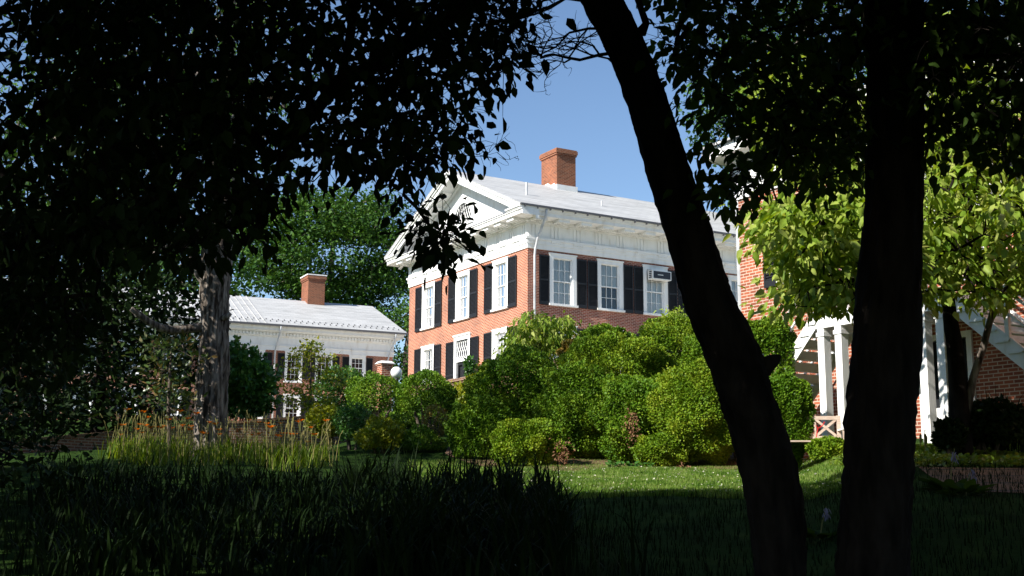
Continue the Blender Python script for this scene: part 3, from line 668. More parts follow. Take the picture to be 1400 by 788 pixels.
# ------------------------------------------------------------------ plants
def greedy_tree(nodes0, rad_hint, clusters, par0=None):
    """connects every cluster to the nearest node of the growing tree; returns parent indices"""
    pts = [np.array(p) for p in nodes0]; root = pts[0]
    parent = [-1]+list(range(len(pts)-1))
    order = np.argsort([min(np.linalg.norm(c-q) for q in nodes0) for c in clusters])
    arr = np.array(pts)
    for i in order:
        c = clusters[i]; d = np.linalg.norm(arr-c, axis=1); j = int(np.argmin(d))
        arr = np.vstack([arr, c]); parent.append(j)
    cnt = np.ones(len(arr))
    for i in range(len(arr)-1, 0, -1):
        cnt[parent[i]] += cnt[i]
    return arr, parent, cnt
def branches(arr, parent, cnt, n0, r0, mb=None, sides=5, rmax=9, rmin=.004):
    mb = mb or MB()
    for i in range(n0, len(arr)):
        p, q = arr[parent[i]], arr[i]; ra = min(rmax, max(rmin, r0*math.sqrt(cnt[i]))) ; rb_ = max(rmin, ra*.8)
        mid = (p+q)/2+np.array([random.uniform(-1,1),random.uniform(-1,1),random.uniform(-.4,1)])*np.linalg.norm(q-p)*.09
        mb.tube([p,mid,q], [ra,(ra+rb_)/2,rb_], sides if ra < .03 else 8, cap=False)
    return mb
def spray(C, k, spread, droop=.5, flat=.6):
    """k leaves round each cluster: positions, directions, normals"""
    n = len(C)*k; P = np.repeat(C, k, 0); off = RNG.normal(size=(n,3))*spread; off[:,2] *= flat
    P = P+off; D = unit(off)*.8+RNG.normal(size=(n,3))*.5; D[:,2] -= droop
    Nn = RNG.normal(size=(n,3))*.55; Nn[:,2] += .8
    return P, D, Nn
def twiglets(C, P, k, m_, parent, per=6, r=.0028):
    mb = MB()
    for i in range(len(C)):
        c = Vector(C[i])
        for j in RNG.choice(k, per, replace=False):
            q = Vector(P[i*k+j]); md = (c+q)/2+Vector((0,0,.02)); mb.tube([c,md,q],[r,r*.8,r*.6],3,cap=False)
    return mb.build('twigs', M[m_], parent, recalc=False)
def inpoly(p, poly):
    x, y = p; c = False; j = len(poly)-1
    for i in range(len(poly)):
        xi, yi = poly[i]; xj, yj = poly[j]
        if (yi > y) != (yj > y) and x < (xj-xi)*(y-yi)/(yj-yi)+xi: c = not c
        j = i
    return c
def poly_pts(poly, n, d0, d1):
    xs_ = [p[0] for p in poly]; ys_ = [p[1] for p in poly]; out = []
    while len(out) < n:
        p = (random.uniform(min(xs_),max(xs_)), random.uniform(min(ys_),max(ys_)))
        if inpoly(p, poly): out.append(at(p[0],p[1],random.uniform(d0,d1)))
    return np.array(out)
def blob_pts(c, r, n, hollow=.0):
    d = rnd_unit(n); q = (RNG.uniform(hollow**3,1,n)**(1/3))[:,None]
    return np.array(c)+d*q*np.array(r)
def trunk_mesh(name, pts, rads, m_, parent, seg=14, sides=40, ridge=.06, freq=9, tw=.0, seed=1, sub=8, label=None):
    """bark-ridged trunk: resampled polyline with furrows displaced in the mesh"""
    pts = [Vector(p) for p in pts]; P = []; Rr = []
    for i in range(len(pts)-1):
        p0 = pts[max(i-1,0)]; p1 = pts[i]; p2 = pts[i+1]; p3 = pts[min(i+2,len(pts)-1)]
        for k in range(sub):
            t = k/sub
            P.append(.5*((2*p1)+(-p0+p2)*t+(2*p0-5*p1+4*p2-p3)*t*t+(-p0+3*p1-3*p2+p3)*t**3)); Rr.append(rads[i]*(1-t)+rads[i+1]*t)
    P.append(pts[-1]); Rr.append(rads[-1])
    mb = MB(); mb.tube(P, Rr, sides, cap=True)
    rs = random.Random(seed); ph = [rs.uniform(0,6) for _ in range(8)]
    n = len(P); V = np.array(mb.v); cen = np.repeat(np.array(P), sides, 0); ang = np.tile(np.arange(sides)*2*pi/sides, n); rr = np.repeat(np.array(Rr), sides)
    zc = cen[:,2]
    d = (np.abs(np.sin(ang*freq/2+ph[0]+.9*np.sin(zc*3.1+ph[1])+.5*np.sin(zc*7.3+ph[2])))-.5)*ridge+.04*np.sin(zc*2.7+2*ang+ph[3])+.03*np.sin(zc*6+3*ang+ph[4])+.35*ridge*np.sin(zc*31+ang*5+ph[5])
    d += RNG.normal(size=len(d))*ridge*.22
    V = cen+(V-cen)*(1+d)[:,None]; mb.v = [tuple(v) for v in V]
    return mb.build(name, m_, parent, label, smooth=True)

def leafy_shrub(name, label, cat, px, py, rx, ry, D, mname, n, leaf=(.055,.034), base=None, lumps=26, lump=.16, shape='rhomb', group=None, stems=5, under=-.75, depth=None, shell=.3, pw=2.2):
    """rounded shrub: px centre, half sizes in photo pixels, at depth D"""
    c = at(px,py,D); sx = rx*D/FPX; sz = ry*D/FPX; sy = depth or (sx*.85)
    gz = g(c[0],c[1]) if base is None else base
    t = thing(name, label, cat, (c[0],c[1],gz), 0, group); zc = c[2]-gz
    d = rnd_unit(int(n*1.35)); d = d[d[:,2] > under][:n]; k = len(d); pn = (np.abs(d)**pw).sum(1)**(1/pw)
    lc = rnd_unit(lumps); lc[:,2] = np.abs(lc[:,2])*.9-.25; lc = unit(lc)
    dist = np.min(np.arccos(np.clip(d@lc.T,-1,1)),1); wid = 1.9/math.sqrt(lumps)
    bump = np.exp(-(dist/wid)**2*1.4)
    f = 1-lump+lump*1.25*bump+.05*np.sin(d[:,0]*7+d[:,2]*9)+.04*np.sin(d[:,1]*11-d[:,2]*6)
    f = f*(1-shell*RNG.uniform(0,1,k)**2.2)+RNG.normal(size=k)*.012
    P = d/pn[:,None]*f[:,None]*np.array([sx,sy,sz])
    if stems and zc > sz:      # the skirt of a hedge shrub reaches down to the ground
        lo = (P[:,2] < 0); P[lo,2] *= zc/sz
    P = P+np.array([0,0,zc])
    P[:,2] = np.maximum(P[:,2], .03+RNG.uniform(0,.05,k))
    out = unit(d/np.array([sx,sy,sz]))
    Dr = out*.6+RNG.normal(size=(k,3))*.6; Dr[:,2] += .25; Nn = out*.9+RNG.normal(size=(k,3))*.55; Nn[:,2] += .3
    if pw > 2.5:
        ns = 26; sd = rnd_unit(ns); sd[:,2] = np.abs(sd[:,2]); spn = (np.abs(sd)**pw).sum(1)**(1/pw); B0 = sd/spn[:,None]*np.array([sx,sy,sz])*.93+np.array([0,0,zc])
        up_ = unit(sd*.7+np.array([0,0,.8])+RNG.normal(size=(ns,3))*.25); hl_ = RNG.uniform(.06,.18,ns); q_ = 16
        tt_ = np.tile(np.linspace(0,1,q_),ns)[:,None]; SP = np.repeat(B0,q_,0)+np.repeat(up_*hl_[:,None],q_,0)*tt_+RNG.normal(size=(ns*q_,3))*.014
        SD = np.repeat(up_,q_,0)*.7+RNG.normal(size=(ns*q_,3))*.6
        P = np.concatenate([P,SP]); Dr = np.concatenate([Dr,SD]); Nn = np.concatenate([Nn,RNG.normal(size=(ns*q_,3))+np.array([0,0,.5])]); k = len(P)
    L = RNG.uniform(.7,1.3,k)*leaf[0]
    leafmesh('foliage', P, Dr, Nn, L, L*leaf[1]/leaf[0], M[mname], t, shape)
    m = MB()
    for i in range(stems):
        a = random.uniform(0,2*pi); q = random.uniform(.3,.75)
        m.tube([(.08*math.cos(a),.08*math.sin(a),-.05),(sx*q*.5*math.cos(a),sy*q*.5*math.sin(a),zc*.5),(sx*q*math.cos(a),sy*q*math.sin(a),zc+sz*.25)], [.035,.026,.012], 6)
    if stems: m.build('stem', M['stem'], t)
    return t
BX = 'boxwood shrubs of the clipped hedge'
BOX = [
 ('large dark green hedge mound directly under the pale drooping sapling', 708,542,66,66,29.5,'box_leaf',17000),
 ('lowest green mound at the far left foot of the hedge', 660,598,44,52,28.2,'box_leaf',10000),
 ('small light green hedge mound just left of the brown mulch patch', 722,612,46,40,26.6,'box_leaf_y',9000),
 ('rounded green mound in the hedge directly behind the mulch patch', 794,570,60,72,28.3,'box_leaf',17000),
 ('broad yellow-green mound across the upper middle of the hedge', 842,512,76,54,30.2,'box_leaf_y',16000),
 ('small dark green dome topping the hedge under the middle house window', 830,472,38,27,33,'box_leaf',6000),
 ('small orange-tinted mound in the upper hedge below the first long-side window', 797,487,32,24,31.2,'box_leaf_o',5000),
 ('tall green mound in the middle front of the hedge above the lawn', 876,578,66,66,27.8,'box_leaf',18000),
 ('yellowing top mound of the hedge just left of the leaning trunk', 928,482,58,50,31,'box_leaf_y',12000),
 ('big bright green mound at hedge front touching the leaning trunk', 956,570,68,74,27.2,'box_leaf_y',20000),
 ('green mound mostly hidden behind the leaning dark trunk', 1010,540,48,80,28,'box_leaf',11000),
 ('small round green ball shrub above and right of the burl on the leaning trunk', 1049,474,36,40,24.3,'box_leaf',9000),
 ('tall green mound at the right end of the hedge beside the bench', 1072,563,38,60,22.6,'box_leaf',13000),
 ('middle green mound of the hedge between the dark left mound and the mulch',748,575,46,60,29,'box_leaf',12000),
 ('upper right green mound of the hedge just under the airy sapling',975,500,44,46,30,'box_leaf',10000),
 ('low green skirt mound at the hedge foot near the brown dead patch',905,618,34,24,26.8,'box_leaf_y',6000)]
for lab,px,py,rx,ry,D,mn,n in BOX:
    leafy_shrub('boxwood_shrub', lab, 'shrub', px,py,rx,ry,D,mn,int(n*3.6), leaf=(.056,.038), group=BX, stems=2, shell=.2, lump=.2, lumps=30, pw=2.7, under=-.9)
# tree-form shrubs at left centre
def topiary(label, px, py, rx, ry, D, mn, n, foot, stems=4):
    t = leafy_shrub('clipped_small_tree', label, 'small tree', px,py,rx,ry,D,mn,n, stems=0, under=-.55, lumps=22, lump=.14)
    c = at(px,py,D); f = at(foot[0],foot[1],D); m = MB(); b = np.array([c[0],c[1],g(c[0],c[1])])
    for i in range(stems):
        a = 2*pi*i/stems+.4; sx = rx*D/FPX
        m.tube([(.1*math.cos(a),.1*math.sin(a),-.1),(.25*math.cos(a),.2*math.sin(a),(c[2]-b[2])*.4),(.6*sx*math.cos(a),.5*sx*math.sin(a),c[2]-b[2])],[.06,.045,.02],7)
    m.build('trunk', M['stem'], t)
topiary('round-headed dark green small tree just right of the white globe lamp', 585,545,40,40,32,'box_leaf',13000,(585,620))
topiary('dark green bushy small tree just left of the white globe lamp', 515,547,44,34,33,'box_leaf',11000,(515,620))
leafy_shrub('shrub','bronze-topped wispy shrub standing under the round-headed small tree','shrub',597,577,18,24,30.5,'box_leaf_o',1500,leaf=(.05,.03),stems=5)
leafy_shrub('shrub','low green shrub beneath the round-headed small tree','shrub',575,612,34,28,29.5,'box_leaf',6000)
leafy_shrub('shrub','bright yellow leafed shrub low in front of the dark small trees','shrub',522,600,34,28,29,'lime_leaf',4500,leaf=(.08,.05),lump=.35,shell=.6)
leafy_shrub('shrub','lime green shrub beside the right end of the low garden wall','shrub',452,580,32,26,31,'lime_leaf',4200,leaf=(.08,.05),lump=.35,shell=.6)
leafy_shrub('shrub','mid green feathery shrub between the lime and the yellow shrubs','shrub',484,585,26,34,30,'green_leaf',4500,leaf=(.07,.03),lump=.3,shell=.5)
leafy_shrub('shrub','dark green shrub filling the gap behind the round-headed small tree','shrub',618,592,34,46,34,'box_leaf',9000)
leafy_shrub('shrub','dark green low shrub between the two small trees','shrub',550,590,34,30,34.5,'box_leaf',7000)
leafy_shrub('shrub','loose yellow-green shrub in front of the terrace retaining wall','shrub',642,545,32,30,37,'lime_leaf',2600,leaf=(.11,.06),lump=.4,shell=.7)
leafy_shrub('shrub','green creeper clump standing over the retaining wall below the house door','shrub',643,503,7,17,43.5,'green_leaf',300,leaf=(.14,.08),lump=.4,shell=.7)
leafy_shrub('shrub','low clipped green shrub with orange flowers in front of the lattice bench','shrub',1136,612,30,17,21.8,'box_leaf_y',9000,leaf=(.05,.034))
leafy_shrub('shrub','bright green leafy shrub right of the grey furrowed trunk','shrub',328,535,50,62,36,'green_leaf',6500,leaf=(.16,.1),lump=.35,shell=.5)
leafy_shrub('shrub','dark green shrub behind the right side of the hedge and ball','shrub',470,540,40,36,40,'green_leaf',5000,leaf=(.1,.06),lump=.35)
# dead brown patches in the hedge
dp = []
for (px,py,rx,ry,D,n) in ((865,582,9,20,26.75,170),(771,622,13,16,26.0,150),(938,640,8,6,25.6,60)):
    c = at(px,py,D); dp.append(np.array(c)+RNG.normal(size=(n,3))*np.array([rx,rx*.6,ry])*D/FPX*.6)
dpp = np.concatenate(dp); t = thing('dead_branch', 'brown dead leaves showing in the front of the hedge', 'dead branch', tuple(dpp.mean(0)))
dpp = dpp-dpp.mean(0); leafmesh('dead_leaves', dpp, rnd_unit(len(dpp)), rnd_unit(len(dpp))+np.array([0,-1,0]), .07, .035, M['dead_leaf'], t, 'rhomb')

# dogwood-like saplings and trees
def tree(name, label, cat, base, trunk_pts, trunk_r, clusters, k, spread, leaf, mname, bark, r0=.006, droop=.5, flat=.6, shape='ovate', rmax=.2, ridge=.05, sides=24, freq=9, extra=None):
    base = np.array(base); t = thing(name, label, cat, tuple(base))
    tp = [np.array(p)-base for p in trunk_pts]; C = np.array(clusters)-base
    trunk_mesh('trunk', tp, trunk_r, M[bark], t, sides=sides, ridge=ridge, freq=freq, seed=len(C))
    nodes = []
    for i in range(len(tp)-1):
        if tp[i][2] < tp[-1][2]*.25 and i < len(tp)-2: continue
        for s in np.linspace(0,1,5)[:-1]: nodes.append(tp[i]*(1-s)+tp[i+1]*s)
    nodes.append(tp[-1])
    arr, par, cnt = greedy_tree(nodes, None, C)
    branches(arr, par, cnt, len(nodes), r0, rmax=rmax).build('branches', M[bark], t, smooth=True)
    P, Dd, Nn = spray(C, k, spread, droop, flat)
    L = RNG.uniform(.65,1.25,len(P))*leaf[0]
    leafmesh('crown', P, Dd, Nn, L, L*leaf[1]/leaf[0], M[mname], t, shape)
    return t
b_ = at(740,640,31.5); b_[2] = g(b_[0],b_[1])
cl = poly_pts([(700,455),(725,430),(745,428),(785,440),(775,452),(785,480),(740,500),(690,485)], 74, 31.6, 33.5)
tree('sapling','pale green drooping-leaved sapling standing above the left end of the hedge','sapling', b_,[b_,at(738,560,32),at(738,490,32.3),at(740,445,32.5)],[.05,.045,.035,.015], cl, 30,.15,(.19,.075),'dogwood_leaf','stem',droop=1.2)
b_ = at(935,560,33.5); b_[2] = g(b_[0],b_[1])
cl = poly_pts([(905,450),(920,420),(940,418),(955,440),(950,462),(915,465)], 20, 33, 34.5)
tree('sapling','airy yellow-green sapling topping the hedge beside the leaning trunk','sapling', b_,[b_,at(933,500,33.6),at(932,440,33.8)],[.04,.03,.012], cl, 26,.16,(.14,.06),'dogwood_leaf','stem',droop=.4)
b_ = at(425,600,38); b_[2] = g(b_[0],b_[1])
cl = poly_pts([(385,500),(408,478),(425,470),(438,480),(470,505),(468,540),(450,565),(400,565),(385,540)], 80, 37.2, 39)
tree('sapling','slender see-through yellow-green sapling before the windows of the left building','sapling', b_,[b_,at(426,540,38),at(426,480,38.2)],[.05,.035,.012], cl, 22,.13,(.11,.065),'lime_leaf','stem',droop=.1)
# magnolia sprigs left of grey trunk
b_ = at(235,640,26); b_[2] = g(b_[0],b_[1])
cl = poly_pts([(195,450),(225,470),(265,462),(268,500),(240,520),(262,545),(240,575),(200,560),(215,520),(190,495)], 46, 25.5, 27)
tree('young_magnolia','glossy young magnolia with bronze leaves just left of the grey trunk','tree', b_,[b_,at(232,560,26),at(235,480,26.2)],[.05,.04,.015], cl, 16,.17,(.15,.06),'red_leaf','stem',droop=-.2,shape='round')

# dogwood in front of the stair
bd = at(1316,600,18.5); bd[2] = g(bd[0],bd[1])
cl = np.concatenate([
 poly_pts([(1040,330),(1050,280),(1110,255),(1180,250),(1190,300),(1190,405),(1150,412),(1100,418),(1055,415),(1062,400),(1100,380),(1070,350)], 330, 15.4, 18.4),
 poly_pts([(1190,270),(1260,235),(1330,205),(1400,240),(1480,260),(1500,395),(1390,405),(1300,398),(1190,410)], 480, 15.6, 19.5),
 poly_pts([(1040,80),(1110,90),(1170,120),(1180,240),(1080,240),(1030,170)], 200, 16.5, 19.5),
 poly_pts([(1256,10),(1300,0),(1340,120),(1400,150),(1420,220),(1400,190),(1270,230)], 190, 16, 19)])
dg = tree('dogwood_tree','sunlit yellow-green dogwood with drooping leaves before the white stair','tree', bd,
 [bd,at(1312,540,18.5),at(1306,470,18.4),at(1298,420,18.3),at(1290,340,18.2),at(1280,250,18.1)],[.17,.15,.12,.10,.07,.03], cl, 15,.19,(.165,.085),'dogwood_leaf','bark_dark',r0=.008,droop=.9,flat=.5,rmax=.06)
m = MB(); m.tube([tuple(at(x,y,18.5-.1*i)-bd) for i,(x,y) in enumerate(((1322,560),(1332,510),(1345,470),(1352,440),(1358,420),(1352,405)))],[.075,.06,.055,.05,.05,.02],10); m.build('limb', M['bark_grey'], dg, smooth=True)

# the leaning tree (near silhouette)
DN = 9.0
lt = [(1075,900,75),(1072,788,66),(1060,677,72),(1041,595,70),(1022,542,70),(1003,485,74),(967,400,68),(922,260,58),(891,165,55),(854,66,54),(820,0,56),(770,-90,54),(715,-200,48),(660,-330,40)]
pts = [at(x,y,DN-.0012*max(0,200-y)) for x,y,w in lt]; rads = [w/2*DN/FPX for x,y,w in lt]
b_ = pts[0].copy(); b_[2] = g(b_[0],b_[1])
pts[0] = np.array([b_[0],b_[1],b_[2]-.15]); rads[0] = .26
ln = thing('leaning_tree', 'near leaning dark tree whose silhouetted leaves hang over the upper left', 'tree', tuple(b_))
P0 = [p-b_ for p in pts]
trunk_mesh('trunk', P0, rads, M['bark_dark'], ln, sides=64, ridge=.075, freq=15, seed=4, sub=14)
kn = MB()
for (x,y,r,dx) in ((1052,492,.085,0),): 
    c = at(x,y,DN)-b_; kn.tube([c+np.array([-.12,0,-.12]),c+np.array([-.02,0,-.02]),c+np.array([.05,0,.02]),c+np.array([.09,0,.05])],[.09,.07,.045,.012],12)
kn.build('burl', M['bark_dark'], ln, smooth=True)
# limbs
limb1 = [at(x,y,d)-b_ for x,y,d in ((790,-60,9.0),(730,-80,8.8),(680,-40,8.4),(620,18,8.0),(545,70,7.6),(455,120,7.4),(402,190,7.3),(375,240,7.3),(350,300,7.4))]
limb2 = [at(x,y,d)-b_ for x,y,d in ((680,-260,9.0),(560,-260,8.6),(430,-200,8.2),(300,-120,7.8),(180,-40,7.6),(90,40,7.6))]
limb3 = [at(x,y,d)-b_ for x,y,d in ((873,44,9.0),(880,30,9.0),(872,8,9.05),(862,-20,9.1),(860,-90,9.3),(900,-220,9.6))]
m = MB(); m.tube(limb1,[.075,.07,.065,.06,.052,.045,.036,.026,.01],12); m.tube(limb2,[.1,.09,.075,.06,.045,.02],12); m.tube(limb3,[.045,.03,.026,.026,.024,.01],10)
m.build('limb', M['bark_dark'], ln, smooth=True)
PN = [(60,-60),(722,-60),(712,20),(700,60),(702,110),(690,135),(645,110),(622,125),(650,180),(648,205),(612,215),(580,240),(575,270),(592,300),(596,330),(575,335),(560,310),(555,275),(525,250),(470,245),(400,262),(372,300),(340,345),(300,325),(250,360),(150,330),(60,300)]
cl = poly_pts(PN, 540, 6.4, 9.6)-b_
cl2 = poly_pts([(592,318),(606,318),(634,342),(628,352),(600,350)], 8, 7, 8)-b_
cl3 = np.concatenate([poly_pts([(-70,-60),(110,-60),(90,330),(-70,330)],55,6.6,9.5),poly_pts([(-60,-60),(330,-60),(330,330),(-60,330)], 85, 6.6, 10),poly_pts([(-80,300),(170,320),(130,400),(150,440),(60,520),(-80,540)],150,8,10.5)])-b_
# crown continuing above and behind the frame
top = np.concatenate([blob_pts(at(640,-420,8.5),(4.2,3.0,1.6),150), blob_pts((-2.0,3.0,3.6),(3.6,3.2,1.1),140), blob_pts((1.5,4.5,4.6),(2.6,3,1.2),90)])-b_
top = top[(top[:,2]+b_[2]) > .47*np.maximum(top[:,1]+b_[1],0)+.6]
allc = np.concatenate([cl,cl2,cl3,top]); nodes = []
for L_ in (limb1,limb2,limb3,P0[9:]):
    for i in range(len(L_)-1):
        for s in (0,.33,.66): nodes.append(np.array(L_[i])*(1-s)+np.array(L_[i+1])*s)
arr,par,cnt = greedy_tree(nodes,None,allc)
for i in range(1,len(nodes)): par[i] = i-1
cnt = np.ones(len(arr))
for i in range(len(arr)-1,len(nodes)-1,-1):
    if par[i] >= len(nodes): cnt[par[i]] += cnt[i]
branches(arr,par,cnt,len(nodes),.0045,rmax=.03,rmin=.003).build('branches', M['bark_dark'], ln, smooth=True)
P,Dd,Nn = spray(np.concatenate([cl,cl2,cl3]),14,.115,.9,.8); L = RNG.uniform(.6,1.2,len(P))*.108
twiglets(np.concatenate([cl,cl2,cl3]),P,14,'bark_dark',ln)
P2,D2,N2 = spray(top,30,.42,.6,.5); L2 = RNG.uniform(.8,1.2,len(P2))*.2
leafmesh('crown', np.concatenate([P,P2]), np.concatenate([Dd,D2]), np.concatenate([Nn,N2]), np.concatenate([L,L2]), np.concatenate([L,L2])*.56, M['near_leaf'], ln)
# bare twigs
def twig(mb, p, d, ln_, r, depth, bend=.25):
    p = np.array(p); n = 5; pts = [p]; d = np.array(d, float)
    for i in range(n):
        d = unit((d+RNG.normal(size=3)*bend+np.array([0,0,.35 if d[2] < -.45 else 0]))[None])[0]; p = p+d*ln_/n; pts.append(p)
    mb.tube(pts,[r*(1-.6*i/n) for i in range(n+1)],4,cap=False)
    if depth:
        for i in range(1,n+1):
            if random.random() < .9:
                dd_ = unit((d+RNG.normal(size=3)*.6)[None])[0]; twig(mb,pts[i],dd_,ln_*random.uniform(.4,.65),max(r*.55,.0026),depth-1,bend)
m = MB()
for (x,y),(x2,y2),l,r in (((845,70),(750,86),1.0,.017),((828,38),(735,15),.9,.013),((805,-10),(700,60),.8,.013),((790,0),(715,-30),.8,.012),((770,-40),(715,60),.8,.012),((850,85),(775,125),.45,.009)):
    a_ = at(x,y,DN)-b_; e_ = at(x2,y2,DN-.4)-b_; dirv = unit((e_-a_)[None])[0]; twig(m,a_,dirv,np.linalg.norm(e_-a_)*1.25,r,3 if l > .5 else 1)
m.build('bare_branch', M['bark_dark'], ln)
m = MB(); a_ = at(590,215,8)-b_; e_ = at(650,245,8)-b_; twig(m,a_,unit((e_-a_)[None])[0],.5,.004,2)
a_ = at(705,55,14)-b_; m2 = MB(); 
m.build('bare_branch', M['bark_dark'], ln)

# the upright dark tree at right
vt = [(1196,900,104),(1197,788,94),(1200,677,93),(1205,590,90),(1215,400,84),(1222,220,78),(1222,150,76),(1218,0,74),(1214,-120,72),(1212,-260,66),(1215,-420,50)]
pts = [at(x,y,8.8) for x,y,w in vt]; rads = [w/2*8.8/FPX for x,y,w in vt]; b2 = pts[0].copy(); b2[2] = g(b2[0],b2[1]); pts[0] = np.array([b2[0],b2[1],b2[2]-.15]); rads[0] = .34
vtree = thing('upright_tree', 'near upright black tree trunk at right with dark leaves around it', 'tree', tuple(b2))
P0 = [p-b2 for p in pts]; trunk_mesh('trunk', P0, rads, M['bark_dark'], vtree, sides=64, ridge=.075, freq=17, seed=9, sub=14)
l1 = [at(x,y,d)-b2 for x,y,d in ((1200,20,8.8),(1172,55,8.8),(1140,105,8.8),(1105,160,8.9),(1060,205,9.0),(1010,235,9.2))]
l2 = [at(x,y,d)-b2 for x,y,d in ((1230,120,8.8),(1262,88,8.7),(1310,70,8.5),(1370,65,8.4),(1440,70,8.3))]
l3 = [at(x,y,d)-b2 for x,y,d in ((1210,-150,8.8),(1120,-170,9),(1020,-120,9.2),(940,-20,9.5),(920,60,9.6))]
m = MB(); m.tube(l1,[.06,.05,.042,.034,.024,.01],10); m.tube(l2,[.055,.045,.04,.035,.02],10); m.tube(l3,[.07,.06,.05,.035,.012],10); m.build('limb', M['bark_dark'], vtree, smooth=True)
PR = [(895,-60),(1190,-60),(1190,235),(1150,245),(1090,240),(1045,262),(1012,262),(990,290),(972,280),(962,240),(968,205),(950,172),(968,158),(962,112),(930,85),(912,100),(895,50)]
PR2 = [(1250,-60),(1470,-60),(1470,230),(1400,215),(1340,190),(1262,200)]
c1 = poly_pts(PR, 235, 8.0, 11.0)-b2; c2 = poly_pts(PR2, 250, 7.6, 10.5)-b2
c3 = poly_pts([(1060,60),(1180,60),(1180,250),(1050,250)], 30, 11, 13)-b2
top = np.concatenate([blob_pts((4.5,6.5,5.6),(3.2,3.2,1.4),130), blob_pts((2.8,8.6,6.2),(3.2,2.4,1.2),110), blob_pts((5.5,1.5,3.2),(2.6,3.5,1.3),90)])-b2
top = top[(top[:,2]+b2[2]) > .47*np.maximum(top[:,1]+b2[1],0)+.6]
allc = np.concatenate([c1,c2,c3,top]); nodes = []
for L_ in (l1,l2,l3,P0[7:]):
    for i in range(len(L_)-1):
        for s in (0,.33,.66): nodes.append(np.array(L_[i])*(1-s)+np.array(L_[i+1])*s)
arr,par,cnt = greedy_tree(nodes,None,allc)
cnt = np.ones(len(arr))
for i in range(len(arr)-1,len(nodes)-1,-1):
    if par[i] >= len(nodes): cnt[par[i]] += cnt[i]
branches(arr,par,cnt,len(nodes),.0045,rmax=.03,rmin=.003).build('branches', M['bark_dark'], vtree, smooth=True)
P,Dd,Nn = spray(np.concatenate([c1,c2,c3]),13,.14,.8,.8); L = RNG.uniform(.65,1.2,len(P))*.115
twiglets(np.concatenate([c1,c2,c3]),P,13,'bark_dark',vtree)
P2,D2,N2 = spray(top,30,.42,.6,.5); L2 = RNG.uniform(.8,1.2,len(P2))*.2
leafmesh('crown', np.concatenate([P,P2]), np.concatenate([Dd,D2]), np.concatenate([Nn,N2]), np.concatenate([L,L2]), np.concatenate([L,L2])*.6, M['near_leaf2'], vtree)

# grey furrowed trunk tree, mid distance
b3 = at(291,625,27); b3[2] = g(b3[0],b3[1])
tp = [np.array([b3[0],b3[1],b3[2]-.2])]+[at(x,y,27) for x,y in ((290,560),(293,500),(294,440),(294,390),(298,330),(304,250),(306,150),(310,30),(318,-100))]
tr_ = [.42,.355,.33,.315,.32,.34,.27,.22,.16,.08]
cl = np.concatenate([blob_pts(at(225,120,23.5),(3.2,2.3,2.3),190), blob_pts(at(280,-60,24.5),(2.2,1.7,1.8),70), blob_pts(at(120,230,25),(3.0,2.4,2.6),220)])
t3 = tree('hardwood_tree','tree with thick grey furrowed trunk and a horizontal limb, left of the far building','tree', b3, tp, tr_, cl, 16,.4,(.17,.085),'oak_leaf','bark_grey',r0=.012,rmax=.12,ridge=.10,sides=56,freq=21)
m = MB(); m.tube([tuple(at(x,y,27-.15*i)-b3) for i,(x,y) in enumerate(((288,452),(272,452),(255,454),(235,456),(218,452),(204,445),(192,436),(180,427)))],[.14,.105,.1,.1,.095,.085,.075,.06],14)
m.tube([tuple(at(x,y,26.9)-b3) for x,y in ((296,405),(282,390),(268,372),(262,352),(250,320),(235,280))],[.17,.13,.12,.1,.08,.05],12); m.tube([tuple(at(x,y,26.8)-b3) for x,y in ((303,440),(312,436),(316,432))],[.08,.06,.04],10)
m.build('limb', M['bark_grey'], t3, smooth=True)

# dark evergreens at far left
def evergreen(label, c, r, n, k, leaf, mname='glossy_leaf', spread=.3):
    b = np.array([c[0],c[1],g(c[0],c[1])]); cl = blob_pts(c,r,n,.35)
    cl = cl[cl[:,2] > b[2]+.25]
    return tree('evergreen_tree',label,'tree',b,[b-np.array([0,0,.2]),b+np.array([0.05,0,(c[2]-b[2])*.5]),b+np.array([0,.1,c[2]-b[2]]),b+np.array([0,0,c[2]-b[2]+r[2]*.7])],[.2,.16,.12,.04],cl,k,spread,leaf,mname,'bark_dark',droop=0,shape='round',rmax=.06)
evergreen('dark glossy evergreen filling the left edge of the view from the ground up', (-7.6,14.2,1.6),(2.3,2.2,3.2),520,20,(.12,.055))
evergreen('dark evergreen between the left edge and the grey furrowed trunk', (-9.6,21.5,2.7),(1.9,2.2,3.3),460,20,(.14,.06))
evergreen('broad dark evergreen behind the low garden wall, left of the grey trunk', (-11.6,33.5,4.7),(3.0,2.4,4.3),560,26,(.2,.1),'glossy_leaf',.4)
evergreen('tall shade tree outside the left of the view', (-11.5,8.0,4.2),(3.4,3.6,4.2),260,26,(.24,.12),'near_leaf',.6)
evergreen('tall shade tree standing far left beside the garden', (-16,14,5.2),(3.8,3.6,4.6),220,26,(.28,.14),'near_leaf',.7)
def inview(p):
    return (np.abs(p[:,0]) < .47*p[:,1]+1.1) & (p[:,2] < .50*p[:,1]+1.0) & (p[:,1] > -1)
